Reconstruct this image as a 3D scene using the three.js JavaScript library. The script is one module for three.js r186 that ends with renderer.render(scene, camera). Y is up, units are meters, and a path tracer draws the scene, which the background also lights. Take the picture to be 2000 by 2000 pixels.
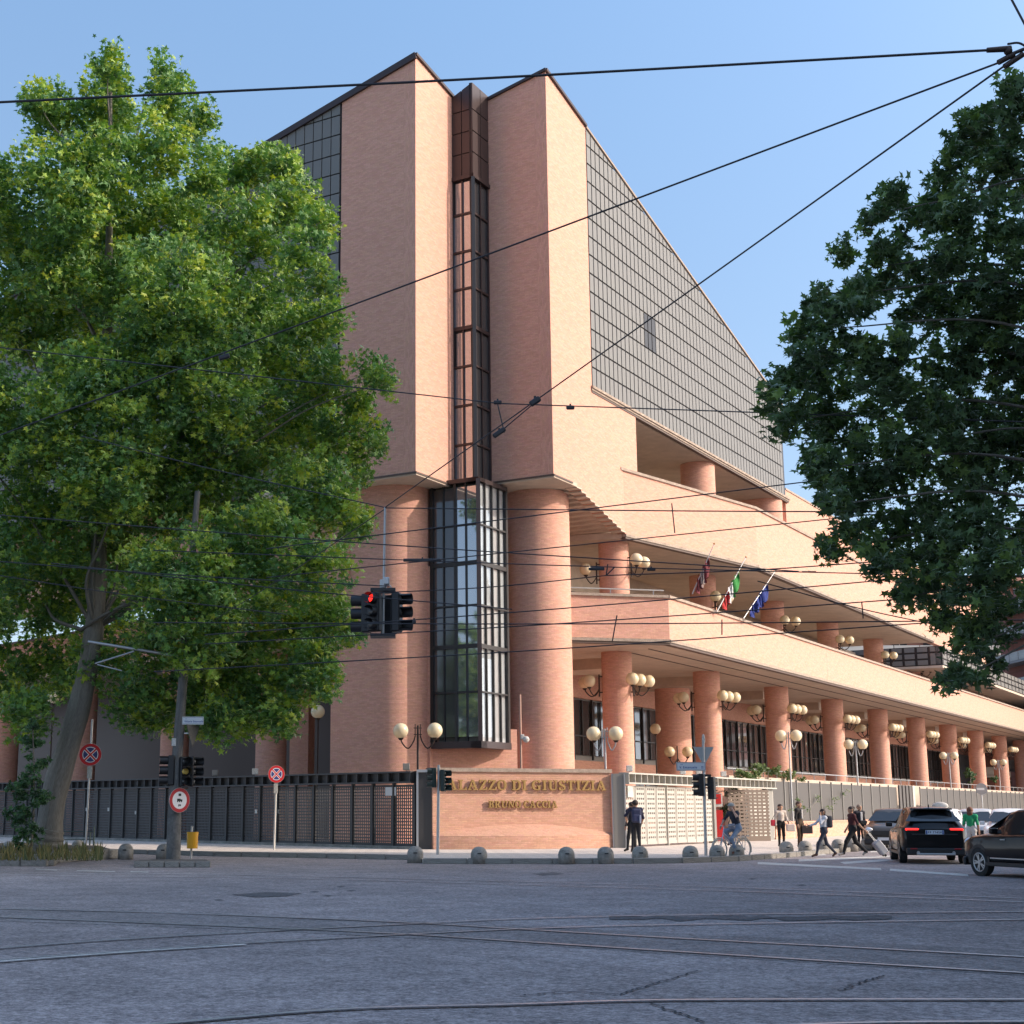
import * as THREE from 'three';
import { mergeGeometries, mergeVertices } from 'three/addons/utils/BufferGeometryUtils.js';
import { MarchingCubes } from 'three/addons/objects/MarchingCubes.js';
import { RoundedBoxGeometry } from 'three/addons/geometries/RoundedBoxGeometry.js';
import { TextGeometry } from 'three/addons/geometries/TextGeometry.js';
import { FontLoader } from 'three/addons/loaders/FontLoader.js';

// ------------------------------------------------------------------ camera, sky, sun, exposure
const scene = new THREE.Scene();
const FOC = 2850, CX = 800, CY = 1000, EYE = 1.6, PITCH = Math.atan(580 / FOC);
const camera = new THREE.PerspectiveCamera(2 * Math.atan(1000 / FOC) * 180 / Math.PI, 1, 0.1, 1500);
camera.position.set(0, EYE, 0);
camera.rotation.set(PITCH, 0, 0);
camera.setViewOffset(2400, 2000, 400, 0, 2000, 2000);
scene.add(camera);
const renderer = new THREE.WebGLRenderer({ antialias: true });
renderer.toneMapping = THREE.LinearToneMapping;
renderer.toneMappingExposure = 2.2;
renderer.shadowMap.enabled = true;
const SUN_AZ = 12 * Math.PI / 180, SUN_EL = 28 * Math.PI / 180;
const sunDir = new THREE.Vector3(Math.cos(SUN_AZ) * Math.cos(SUN_EL), Math.sin(SUN_EL), Math.sin(SUN_AZ) * Math.cos(SUN_EL));
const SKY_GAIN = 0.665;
{ // evening sky: deep blue overhead, paler horizon, sunward glow strengthened to lift the shade
  const w = 512, h = 256, d = new Float32Array(w * h * 4), v = new THREE.Vector3();
  for (let j = 0; j < h; j++) for (let i = 0; i < w; i++) {
    const th = ((j + 0.5) / h - 0.5) * Math.PI, ph = ((i + 0.5) / w - 0.5) * 2 * Math.PI;
    v.set(Math.cos(th) * Math.cos(ph), Math.sin(th), Math.cos(th) * Math.sin(ph));
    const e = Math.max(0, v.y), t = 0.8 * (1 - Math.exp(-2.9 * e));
    // broad hazy glow towards the sun, added beyond the view to brighten shaded sides
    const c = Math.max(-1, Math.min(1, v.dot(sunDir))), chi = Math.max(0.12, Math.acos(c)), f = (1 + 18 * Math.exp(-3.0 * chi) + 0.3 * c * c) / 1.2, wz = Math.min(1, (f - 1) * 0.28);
    const k = (j * w + i) * 4, hz = 0.8 * Math.exp(-e / 0.06), b0 = 0.445 * (1 - t) + 0.05 * t + hz, b1 = 0.60 * (1 - t) + 0.185 * t + hz * 0.98, b2 = 0.765 * (1 - t) + 0.47 * t + hz * 0.94, mx = (b0 + b1 + b2) / 3;  // hz: bright horizon haze, raised all round to add light on shaded walls
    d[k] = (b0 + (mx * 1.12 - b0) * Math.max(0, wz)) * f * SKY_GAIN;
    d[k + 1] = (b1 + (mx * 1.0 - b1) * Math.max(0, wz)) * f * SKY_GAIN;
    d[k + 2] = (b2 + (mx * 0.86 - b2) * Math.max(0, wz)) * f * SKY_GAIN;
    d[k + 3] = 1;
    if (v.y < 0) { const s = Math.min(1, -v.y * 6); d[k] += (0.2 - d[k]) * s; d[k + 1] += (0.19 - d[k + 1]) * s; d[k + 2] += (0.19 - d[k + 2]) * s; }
  }
  const tx = new THREE.DataTexture(d, w, h, THREE.RGBAFormat, THREE.FloatType);
  tx.mapping = THREE.EquirectangularReflectionMapping; tx.magFilter = tx.minFilter = THREE.LinearFilter; tx.needsUpdate = true;
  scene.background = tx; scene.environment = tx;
}
const sun = new THREE.DirectionalLight(new THREE.Color().setRGB(1, 0.85, 0.735), 2.0);
sun.position.copy(sunDir).multiplyScalar(150).add(new THREE.Vector3(5, 0, -60));
sun.target.position.set(5, 0, -60); scene.add(sun, sun.target);
sun.castShadow = true; sun.shadow.mapSize.set(4096, 4096);
Object.assign(sun.shadow.camera, { left: -110, right: 110, top: 110, bottom: -110, near: 1, far: 400 });

// ------------------------------------------------------------------ helpers
const V = (x, y, z) => new THREE.Vector3(x, y, z);
const cosP = Math.cos(PITCH), sinP = Math.sin(PITCH);
let seed = 12345;
const rnd = () => { seed = (seed + 0x6d2b79f5) | 0; let t = Math.imul(seed ^ (seed >>> 15), 1 | seed); t = (t + Math.imul(t ^ (t >>> 7), 61 | t)) ^ t; return ((t ^ (t >>> 14)) >>> 0) / 4294967296; };
const rr = (a, b) => a + (b - a) * rnd();
const ray = (u, v) => { const x = (u - CX) / FOC, y = (CY - v) / FOC; return V(x, y * cosP + sinP, -(cosP - y * sinP)); };
const atZ = (u, v, Z) => { const r = ray(u, v); return r.multiplyScalar(Z / -r.z).add(V(0, EYE, 0)); };
const gnd = (u, v, y = 0) => { const r = ray(u, v); return r.multiplyScalar((y - EYE) / r.y).add(V(0, EYE, 0)); };
// pixel -> point on the vertical plane through P along the level direction d
const onPl = (u, v, P, d) => { const r = ray(u, v), nx = -d.z, nz = d.x, k = (P.x * nx + P.z * nz) / (r.x * nx + r.z * nz); return r.multiplyScalar(k).add(V(0, EYE, 0)); };
// image column u at height y on that plane
const onU = (u, y, P, d) => { const k = (u - CX) / FOC, s = (k * (-P.z * cosP + (y - EYE) * sinP) - P.x) / (d.x + k * d.z * cosP); return V(P.x + s * d.x, y, P.z + s * d.z); };
const along = (Q, P, d) => (Q.x - P.x) * d.x + (Q.z - P.z) * d.z;
const add = (P, d, s, y) => V(P.x + d.x * s, y === undefined ? P.y : y, P.z + d.z * s);

const nums = {};
const numbered = (n) => { const k = nums[n] = (nums[n] ?? -1) + 1; return k ? n + '_' + String(k).padStart(3, '0') : n; };
function prep(g) { if (g.index) g = g.toNonIndexed(); for (const k of Object.keys(g.attributes)) if (!['position', 'normal', 'uv', 'color'].includes(k)) g.deleteAttribute(k); return g; }
function merge(list) { list = list.flat(Infinity).map(prep); return list.length === 1 ? list[0] : mergeGeometries(list); }
// geometries given in world metres become ONE named mesh under parent (only translations between them)
function obj(name, geos, mat, parent, local = false) {
  const g = merge([geos]);
  if (parent && !local) { let p = parent; const o = V(0, 0, 0); while (p && p !== scene) { o.add(p.position); p = p.parent; } g.translate(-o.x, -o.y, -o.z); }
  const m = new THREE.Mesh(g, mat); m.name = parent ? name : numbered(name); (parent || scene).add(m); return m;
}
function thing(name, label, category, pos = V(0, 0, 0), group, turn = 0) {
  const o = new THREE.Group(); o.name = numbered(name); o.position.copy(pos); o.rotation.y = turn; o.userData = { label, category }; if (group) o.userData.group = group; scene.add(o); return o;
}
const tag = (o, label, category, group) => { o.userData.label = label; o.userData.category = category; if (group) o.userData.group = group; return o; };
const struct = (name, geos, mat) => { const m = obj(name, geos, mat); m.userData.kind = 'structure'; return m; };
const box = (w, h, d, x = 0, y = 0, z = 0) => new THREE.BoxGeometry(w, h, d).translate(x, y, z);
const rbox = (w, h, d, r, x = 0, y = 0, z = 0) => new RoundedBoxGeometry(w, h, d, 2, r).translate(x, y, z);
const cyl = (r1, r2, h, x, y, z, n = 24, open = false) => new THREE.CylinderGeometry(r2, r1, h, n, 1, open).translate(x, y + h / 2, z);   // base at y
const sph = (r, x, y, z, n = 20) => new THREE.SphereGeometry(r, n, Math.round(n * 0.7)).translate(x, y, z);
const UP = V(0, 1, 0);
function basis(g, ex, ey, ez, o) { return g.applyMatrix4(new THREE.Matrix4().makeBasis(ex, ey, ez).setPosition(o)); }
function bar(a, b, w, h = w) { // box beam from a to b
  const d = b.clone().sub(a), L = d.length(); d.normalize();
  const s = Math.abs(d.y) > 0.999 ? V(1, 0, 0) : V(0, 1, 0).cross(d).normalize(), t = d.clone().cross(s);
  return basis(new THREE.BoxGeometry(w, h, L), s, t, d, a.clone().add(b).multiplyScalar(0.5));
}
function rod(a, b, r1, r2 = r1, n = 8) { // round bar
  const d = b.clone().sub(a), L = d.length(); d.normalize();
  const g = new THREE.CylinderGeometry(r2, r1, L, n); const q = new THREE.Quaternion().setFromUnitVectors(UP, d);
  return g.applyQuaternion(q).translate((a.x + b.x) / 2, (a.y + b.y) / 2, (a.z + b.z) / 2);
}
const tube = (pts, r, seg = 24, n = 8) => new THREE.TubeGeometry(new THREE.CatmullRomCurve3(pts), seg, r, n);
// polygon of [s, y] on the vertical plane (O, d), front face on the plane, thickness t behind it; n = outward normal
function slab(O, d, n, poly, t, off = 0) {
  const g = new THREE.ExtrudeGeometry(new THREE.Shape(poly.map(([s, y]) => new THREE.Vector2(s, y))), { depth: t, bevelEnabled: false, curveSegments: 4 });
  const flip = V(d.x, 0, d.z).cross(UP).dot(n) < 0; // keep a right-handed frame
  if (flip) { g.scale(-1, 1, 1); const p = g.attributes; for (const k of ['position', 'normal', 'uv']) { const a = p[k].array, m = p[k].itemSize; for (let i = 0; i < a.length; i += 3 * m) for (let j = 0; j < m; j++) { const q = a[i + m + j]; a[i + m + j] = a[i + 2 * m + j]; a[i + 2 * m + j] = q; } } }
  const ex = flip ? V(-d.x, 0, -d.z) : V(d.x, 0, d.z);
  return basis(g, ex, UP.clone(), n.clone(), V(O.x + n.x * (off - t), 0, O.z + n.z * (off - t)));
}
const rect = (s0, s1, y0, y1) => [[s0, y0], [s1, y0], [s1, y1], [s0, y1]];
// level slab from a plan polygon of points
function plate(pts, y0, y1) {
  const g = new THREE.ExtrudeGeometry(new THREE.Shape(pts.map((p) => new THREE.Vector2(p.x, -p.z))), { depth: y1 - y0, bevelEnabled: false });
  return g.rotateX(-Math.PI / 2).translate(0, y0, 0);
}
// column with uv in metres
function column(x, z, r, y0, y1, n = 40, a0 = 0, a1 = Math.PI * 2) {
  const g = new THREE.CylinderGeometry(r, r, y1 - y0, n, 1, true, a0, a1 - a0).translate(x, (y0 + y1) / 2, z), uv = g.attributes.uv;
  for (let i = 0; i < uv.count; i++) uv.setXY(i, uv.getX(i) * (a1 - a0) * r, y0 + uv.getY(i) * (y1 - y0));
  return g;
}

// ------------------------------------------------------------------ textures and materials
function tex(n, fn, repeat, srgb = true) {
  const d = new Uint8Array(n * n * 4);
  for (let j = 0; j < n; j++) for (let i = 0; i < n; i++) { const c = fn(i, j), k = (j * n + i) * 4; d[k] = c[0]; d[k + 1] = c[1]; d[k + 2] = c[2]; d[k + 3] = 255; }
  const t = new THREE.DataTexture(d, n, n); t.wrapS = t.wrapT = THREE.RepeatWrapping; t.magFilter = THREE.LinearFilter; t.minFilter = THREE.LinearMipmapLinearFilter; t.generateMipmaps = true;
  if (srgb) t.colorSpace = THREE.SRGBColorSpace; t.repeat.set(repeat, repeat); t.needsUpdate = true; return t;
}
function noiseGrid(n, cells) { // tileable value noise
  const g = new Float32Array(cells * cells).map(() => rnd());
  return (i, j) => { const x = i / n * cells, y = j / n * cells, x0 = Math.floor(x), y0 = Math.floor(y), fx = x - x0, fy = y - y0, sx = fx * fx * (3 - 2 * fx), sy = fy * fy * (3 - 2 * fy);
    const a = (p, q) => g[((q + cells) % cells) * cells + (p + cells) % cells];
    return (a(x0, y0) * (1 - sx) + a(x0 + 1, y0) * sx) * (1 - sy) + (a(x0, y0 + 1) * (1 - sx) + a(x0 + 1, y0 + 1) * sx) * sy; };
}
const clamp255 = (x) => Math.max(0, Math.min(255, x));
let brickMap, brickBump;
{ // 3 m x 3 m of running bond: 12 x 45 bricks of 250 x 66 mm
  const n = 1024, rows = 46, cols = 12, tone = Array.from({ length: rows * cols }, () => [rr(-1, 1), rr(-1, 1), rr(-1, 1)]), nz = noiseGrid(n, 128), n2 = noiseGrid(n, 7), n3 = noiseGrid(n, 24);
  const cell = (i, j) => { const y = j / n * rows, r = Math.floor(y), x = i / n * cols + (r % 2 ? 0.5 : 0), c = Math.floor(x) % cols; return [r * cols + c, x - Math.floor(x), y - r]; };
  brickMap = tex(n, (i, j) => { const [k, fx, fy] = cell(i, j), m = fx < 0.035 || fy < 0.13, t = tone[k], w = (nz(i, j) - 0.5) * 14 + (n2(i, j) - 0.5) * 4 + (n3(i, j) - 0.5) * 4;
    return m ? [clamp255(214 + w), clamp255(214 + w), clamp255(212 + w)] : [clamp255(234 + t[0] * 8 + w), clamp255(231 + t[0] * 10 + t[1] * 4 + w), clamp255(229 + t[0] * 11 + t[2] * 4 + w)]; }, 1 / 3);
  brickBump = tex(n, (i, j) => { const [k, fx, fy] = cell(i, j), m = fx < 0.035 || fy < 0.13; const v = m ? 60 : 170 + tone[k][1] * 60 + nz(i, j) * 24; return [clamp255(v), clamp255(v), clamp255(v)]; }, 1 / 3, false);
}
let roadMap, roadBump, plasterMap, stoneMap;
{ const n = 1024, a = noiseGrid(n, 512), b = noiseGrid(n, 180), c = noiseGrid(n, 9), e = noiseGrid(n, 40), h5 = noiseGrid(n, 96);
  roadMap = tex(n, (i, j) => { const w = (a(i, j) - 0.5) * 80 + (b(i, j) - 0.5) * 66 + (h5(i, j) - 0.5) * 44 + (c(i, j) - 0.5) * 26 + (e(i, j) - 0.5) * 26, s = a(j, i) > 0.93 ? 40 : 0; return [clamp255(196 + w + s), clamp255(196 + w + s), clamp255(197 + w + s)]; }, 1 / 5);
  roadBump = tex(n, (i, j) => { const v = clamp255(128 + (a(i, j) - 0.5) * 160 + (b(i, j) - 0.5) * 110); return [v, v, v]; }, 1 / 5, false);
  plasterMap = tex(512, (i, j) => { const w = (c(i * 2, j * 2) - 0.5) * 16 + (e(i * 2, j * 2) - 0.5) * 10 + (b(i * 2, j * 2) - 0.5) * 8; return [clamp255(240 + w), clamp255(239 + w), clamp255(236 + w)]; }, 1 / 4);
  stoneMap = tex(512, (i, j) => { const w = (c(i * 2, j * 2) - 0.5) * 40 + (e(i * 2, j * 2) - 0.5) * 34 + (a(i * 2, j * 2) - 0.5) * 60; return [clamp255(214 + w), clamp255(212 + w), clamp255(208 + w)]; }, 1 / 1.5);
}
const mat = (r, g, b, rough = 0.8, o = {}) => new THREE.MeshStandardMaterial({ color: new THREE.Color().setRGB(r, g, b), roughness: rough, ...o });
const phys = (r, g, b, rough, o = {}) => new THREE.MeshPhysicalMaterial({ color: new THREE.Color().setRGB(r, g, b), roughness: rough, ...o });
const M = {
  brick: mat(0.75, 0.41, 0.305, 0.9, { map: brickMap, bumpMap: brickBump, bumpScale: 0.006 }),
  brickRough: mat(0.75, 0.41, 0.305, 0.9, { map: brickMap, bumpMap: brickBump, bumpScale: 0.02 }),
  brickSign: mat(0.74, 0.425, 0.30, 0.9, { map: brickMap, bumpMap: brickBump, bumpScale: 0.016 }),
  plaster: mat(0.60, 0.49, 0.40, 0.9, { map: plasterMap }),
  cope: mat(0.50, 0.40, 0.33, 0.85, { map: stoneMap }),
  trim: mat(0.10, 0.065, 0.05, 0.6),
  bronze: mat(0.05, 0.033, 0.032, 0.4, { metalness: 0.25 }),
  frame: mat(0.025, 0.022, 0.022, 0.45),
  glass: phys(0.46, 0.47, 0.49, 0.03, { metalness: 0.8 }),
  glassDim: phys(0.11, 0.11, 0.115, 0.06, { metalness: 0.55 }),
  pane: phys(0.95, 0.97, 0.97, 0.02, { transmission: 1, thickness: 0, ior: 1.5 }),
  curtain: mat(0.42, 0.42, 0.43, 0.95),
  blind: mat(0.30, 0.285, 0.265, 0.9),
  panel: mat(0.165, 0.16, 0.15, 0.55),
  dark: mat(0.012, 0.011, 0.011, 0.8),
  inside: mat(0.16, 0.10, 0.075, 0.9),
  iron: mat(0.045, 0.03, 0.025, 0.5, { metalness: 0.4 }),
  globe: phys(0.86, 0.74, 0.50, 0.25, { transmission: 0.25, thickness: 0 }),
  fence: mat(0.060, 0.058, 0.058, 0.55, { metalness: 0.3 }),
  fenceB: mat(0.085, 0.083, 0.083, 0.6, { metalness: 0.2 }),
  pole: mat(0.2, 0.195, 0.19, 0.85, { map: stoneMap }),
  doorGlass: phys(0.05, 0.05, 0.052, 0.06, { metalness: 0.3 }),
  gate: mat(0.44, 0.415, 0.365, 0.6),
  gateGrey: mat(0.22, 0.21, 0.19, 0.7),
  sheet: mat(0.085, 0.078, 0.072, 0.6, { metalness: 0.15 }),
  concrete: mat(0.40, 0.38, 0.35, 0.9, { map: stoneMap, bumpMap: stoneMap, bumpScale: 0.004 }),
  concreteDark: mat(0.17, 0.165, 0.16, 0.9, { map: stoneMap }),
  kerb: mat(0.36, 0.345, 0.32, 0.9, { map: stoneMap }),
  road: mat(0.46, 0.405, 0.385, 0.92, { map: roadMap, bumpMap: roadBump, bumpScale: 0.006, vertexColors: true }),
  roadPatch: mat(0.19, 0.178, 0.178, 0.9, { map: roadMap, bumpMap: roadBump, bumpScale: 0.004 }),
  roadSmooth: mat(0.37, 0.328, 0.315, 0.85, { map: roadMap, bumpMap: roadBump, bumpScale: 0.003 }),
  pave: mat(0.84, 0.75, 0.68, 0.9, { map: stoneMap }),
  white: mat(0.78, 0.77, 0.74, 0.8, { map: stoneMap }),
  rail: mat(0.62, 0.60, 0.57, 0.35, { metalness: 0.6 }),
  groove: mat(0.03, 0.03, 0.034, 0.9),
  galv: mat(0.42, 0.42, 0.42, 0.4, { metalness: 0.6 }),
  black: mat(0.012, 0.012, 0.014, 0.45),
  wire: mat(0.018, 0.016, 0.02, 0.5),
  signalGreen: mat(0.014, 0.03, 0.026, 0.45),
  bark: mat(0.27, 0.245, 0.21, 0.9, { map: stoneMap, bumpMap: stoneMap, bumpScale: 0.02 }),
  gold: mat(0.36, 0.225, 0.08, 0.5, { metalness: 0.35 }),
  yellow: mat(0.75, 0.36, 0.01, 0.5),
  red: mat(0.5, 0.02, 0.02, 0.4), redLamp: mat(0.5, 0.01, 0.01, 0.3, { emissive: new THREE.Color().setRGB(0.9, 0.02, 0.01), emissiveIntensity: 0.9 }),
  amber: mat(0.7, 0.45, 0.1, 0.3), lens: mat(0.03, 0.03, 0.03, 0.2),
  tyre: mat(0.018, 0.018, 0.018, 0.85), rim: mat(0.42, 0.42, 0.43, 0.3, { metalness: 0.8 }), 
  carGlass: phys(0.05, 0.055, 0.06, 0.03, { metalness: 0.45 }),
};
const R_TH = Math.atan((2600 - CX) * cosP / FOC);
const R = V(Math.sin(R_TH), 0, -Math.cos(R_TH)), L = V(-Math.cos(R_TH), 0, -Math.sin(R_TH)), nR = L.clone().negate(), nL = R.clone().negate();
// ------------------------------------------------------------------ ground, pavements, kerbs, rails, markings
{ const g = new THREE.PlaneGeometry(160, 160, 320, 320).rotateX(-Math.PI / 2).translate(10, 0, -62);
  const p = g.attributes.position, uv = g.attributes.uv, col = new Float32Array(p.count * 3), n1 = noiseGrid(160, 34), n2 = noiseGrid(160, 90), n3 = noiseGrid(160, 11);
  for (let i = 0; i < p.count; i++) { const x = p.getX(i), z = p.getZ(i); uv.setXY(i, x, -z); const a = x + 100, b = -z + 20;
    const c = 1 + (n1(a, b) - 0.5) * 0.22 + (n2(a, b) - 0.5) * 0.16 + (n3(a, b) - 0.5) * 0.2; col[i * 3] = c * 1.0; col[i * 3 + 1] = c * 0.985; col[i * 3 + 2] = c * 1.0; }
  g.setAttribute('color', new THREE.BufferAttribute(col, 3)); struct('road', g, M.road);
  const f = new THREE.PlaneGeometry(1600, 1600).rotateX(-Math.PI / 2).translate(0, -0.05, 0); f.attributes.uv.array.forEach((v, i, a) => { a[i] = v * 1600; });
  struct('ground', f, M.roadPatch);
}
const G = (u, v, y = 0) => gnd(u, v, y);
function sheet(name, pts, y, m) { const s = new THREE.ShapeGeometry(new THREE.Shape(pts.map((p) => new THREE.Vector2(p.x, -p.z)))).rotateX(-Math.PI / 2).translate(0, y, 0); return struct(name, s, m); }
// smoother, darker bands of asphalt laid along the tram tracks, and repair patches
sheet('road_band', [G(-80, 1771), G(823, 1801), G(1300, 1822), G(1700, 1842), G(2100, 1862), G(2100, 1912), G(1500, 1876), G(1000, 1844), G(500, 1817), G(-80, 1797)], 0.004, M.roadSmooth);
sheet('road_patch', [G(452, 1748), G(520, 1743), G(591, 1745), G(560, 1751), G(500, 1753)], 0.008, M.roadPatch);
sheet('road_patch', [G(1040, 1707), G(1080, 1704), G(1105, 1707), G(1060, 1711)], 0.004, M.roadPatch);
for (const [u, v] of [[427, 1758], [614, 1742], [666, 1732], [686, 1740], [640, 1750], [1470, 1717], [1567, 1729]]) sheet('road_patch', [G(u - 10, v), G(u, v - 1.6), G(u + 10, v), G(u, v + 1.6)], 0.004, M.roadPatch);
{ // torn joint between the two converging rails
  const pts = []; for (let i = 0; i <= 24; i++) pts.push(G(1190 + i * 23, 1790 + rr(-1.5, 2))); for (let i = 24; i >= 0; i--) pts.push(G(1190 + i * 23, 1797 + Math.sin(i * 1.3) * 1.6 + rr(-2, 2))); sheet('road_patch', pts, 0.009, M.roadPatch); }
const ribbon = (pts, w, y) => { const out = []; for (let i = 0; i < pts.length - 1; i++) { const a = pts[i], b = pts[i + 1], d = b.clone().sub(a).setY(0).normalize(), s = V(-d.z, 0, d.x).multiplyScalar(w / 2);
  const g = new THREE.BufferGeometry(); const q = [a.clone().add(s), b.clone().add(s), b.clone().sub(s), a.clone().sub(s)].map((p) => V(p.x, y, p.z));
  g.setAttribute('position', new THREE.Float32BufferAttribute([q[0], q[2], q[1], q[0], q[3], q[2]].flatMap((p) => [p.x, p.y, p.z]), 3)); g.setAttribute('uv', new THREE.Float32BufferAttribute([q[0], q[2], q[1], q[0], q[3], q[2]].flatMap((p) => [p.x, p.z]), 2)); g.computeVertexNormals();
  if (g.attributes.normal.getY(0) < 0) { const r = g.attributes.position.array; for (const k of [3, 12]) for (let j = 0; j < 3; j++) { const t = r[k + j]; r[k + j] = r[k + 3 + j]; r[k + 3 + j] = t; } g.computeVertexNormals(); }
  out.push(g); } return out; };
const curve = (px) => new THREE.CatmullRomCurve3(px.map(([u, v]) => G(u, v))).getPoints(60);
for (const px of [
  [[-120, 1773], [0, 1776.5], [310, 1784], [647, 1797], [823, 1805], [1078, 1820.5], [1440, 1841], [1673, 1853], [2100, 1877]],
  [[-120, 1788], [0, 1793], [492, 1812.7], [776, 1825.6], [1000, 1840], [1497, 1872], [2100, 1909]],
  [[-120, 1864], [0, 1854], [207, 1838.6], [492, 1822], [823, 1805.5], [1000, 1797], [1331, 1789], [2100, 1781]],
  [[-120, 1886], [0, 1877], [481, 1844], [590, 1838], [776, 1828], [957, 1819], [1181, 1811], [1500, 1805], [2100, 1796]],
  [[-120, 1701], [166, 1707.6], [486, 1710], [1000, 1722.5], [1466, 1736], [2100, 1760]],
  [[-120, 1706], [166, 1712], [486, 1715], [1000, 1728.5], [1466, 1743], [2100, 1767]],
  [[200, 2014], [362, 1999], [673, 1974], [1000, 1965], [1259, 1957], [2100, 1955]],
  [[1200, 2030], [1621, 2003], [2100, 1998]]]) {
  const c = curve(px), r = struct('tram_rail', ribbon(c, 0.055, 0.018), M.rail); r.name = r.name;
  struct('rail_groove', ribbon(c.map((p, i) => { const q = c[Math.min(i + 1, c.length - 1)].clone().sub(c[Math.max(i - 1, 0)]).setY(0).normalize(); return V(p.x - q.z * 0.042, 0, p.z + q.x * 0.042); }), 0.032, 0.0135), M.groove);
}
for (const px of [[[1010, 1946], [1060, 1943], [1120, 1939], [1200, 1944]], [[1215, 1945], [1280, 1922], [1363, 1898]], [[1265, 1960], [1300, 1972], [1340, 1985], [1375, 1999]], [[1640, 1937], [1690, 1918], [1730, 1907]]])
  { const c = curve(px); struct('road_crack', ribbon(c.filter((_, i) => i % 2 === 0).map((p) => V(p.x + rr(-0.03, 0.03), 0, p.z + rr(-0.04, 0.04))), 0.022, 0.0125), M.groove); }
// zebra crossing and stop lines towards the side street
for (const [a, b, c, d] of [[[1480, 1684], [1720, 1696], [1722, 1700], [1480, 1688]], [[1738, 1697], [1890, 1708], [1892, 1712], [1738, 1701]], [[1500, 1672], [1610, 1668], [1614, 1670.5], [1500, 1675.5]], [[1560, 1679], [1755, 1670.5], [1758, 1673.5], [1560, 1683]], [[1640, 1684], [1765, 1676], [1768, 1679.5], [1650, 1688]], [[1700, 1662.5], [1800, 1659.5], [1802, 1661.5], [1700, 1665]]])
  sheet('road_marking', [a, b, c, d].map(([u, v]) => G(u, v)), 0.006, M.white);
{ const c = curve([[-120, 1889], [0, 1879.5], [250, 1861], [481, 1846]]); struct('road_marking', ribbon(c.map((p) => V(p.x, 0, p.z + 0.09)), 0.1, 0.02), M.white); }
for (const [u0, v0, u1, v1] of [[70, 1697, 112, 1699], [150, 1700, 225, 1702], [255, 1702, 290, 1703]]) sheet('road_marking', [G(u0, v0), G(u1, v1), G(u1, v1 + 1.6), G(u0, v0 + 1.6)], 0.006, M.white);

const KH = 0.13; // pavement height
const kerbLine = [G(826, 1687), G(1000, 1687.5), G(1235, 1687), G(1330, 1686), G(1440, 1682)];
const G0 = onU(1221, 1.5, atZ(1221, 1662, 57.9), V(1, 0, 0)); G0.y = 0;
const farFence = add(G0, R, 190, 0);
const kerbFar = farFence.clone().addScaledVector(nR, 4.2);
const kR = [G(1535, 1675), G(1600, 1669), G(1665, 1663)];
const paveM = thing('pavement', 'pale pavement along the courthouse', 'pavement'); paveM.userData = { kind: 'structure' };
obj('paving', plate([...kerbLine, ...kR, kerbFar, add(farFence, L, 30), V(20, 0, -90), V(-60, 0, -120), V(-60, 0, -58), G(60, 1662), G(420, 1672), G(640, 1676), G(815, 1680)].map((p) => V(p.x, 0, p.z)), 0.006, KH), M.pave, paveM);
{ // kerb stones, each its own block
  const runs = [[...kerbLine, ...kR, kerbFar], [G(815, 1680), G(640, 1676.4), G(420, 1672.4), G(60, 1662.4)]];
  for (const run of runs) for (let i = 0; i < run.length - 1; i++) { const a = run[i], b = run[i + 1], len = a.distanceTo(b), n = Math.min(40, Math.max(1, Math.round(len / 1.1))), d = b.clone().sub(a).setY(0).normalize(), s = V(-d.z, 0, d.x);
    const inw = s.z < 0 ? s : s.clone().negate();
    for (let k = 0; k < n; k++) { const st = len / n, p = a.clone().addScaledVector(d, st * (k + 0.5)).addScaledVector(inw, 0.06); 
      obj('kerb_stone', basis(new RoundedBoxGeometry(Math.min(st, 3) - 0.02, KH + 0.035 + rr(0, 0.012), 0.26, 1, 0.02), d, UP.clone(), d.clone().cross(UP), V(p.x, KH / 2 + 0.012, p.z)), M.kerb, paveM); } }
}

// ------------------------------------------------------------------ courthouse
const A2 = atZ(1081, 925, 61.5), A1 = atZ(812, 920, 59.6);
const yb2 = A2.y, yb1 = A1.y;
const CH = thing('courthouse', 'terracotta brick courthouse with twin pointed tower blocks, dark bay window and long terraces', 'building', V(A2.x, 0, A2.z));
const sOf = (u, v) => along(onPl(u, v, A2, R), A2, R), yOf = (u, v) => onPl(u, v, A2, R).y;
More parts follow.
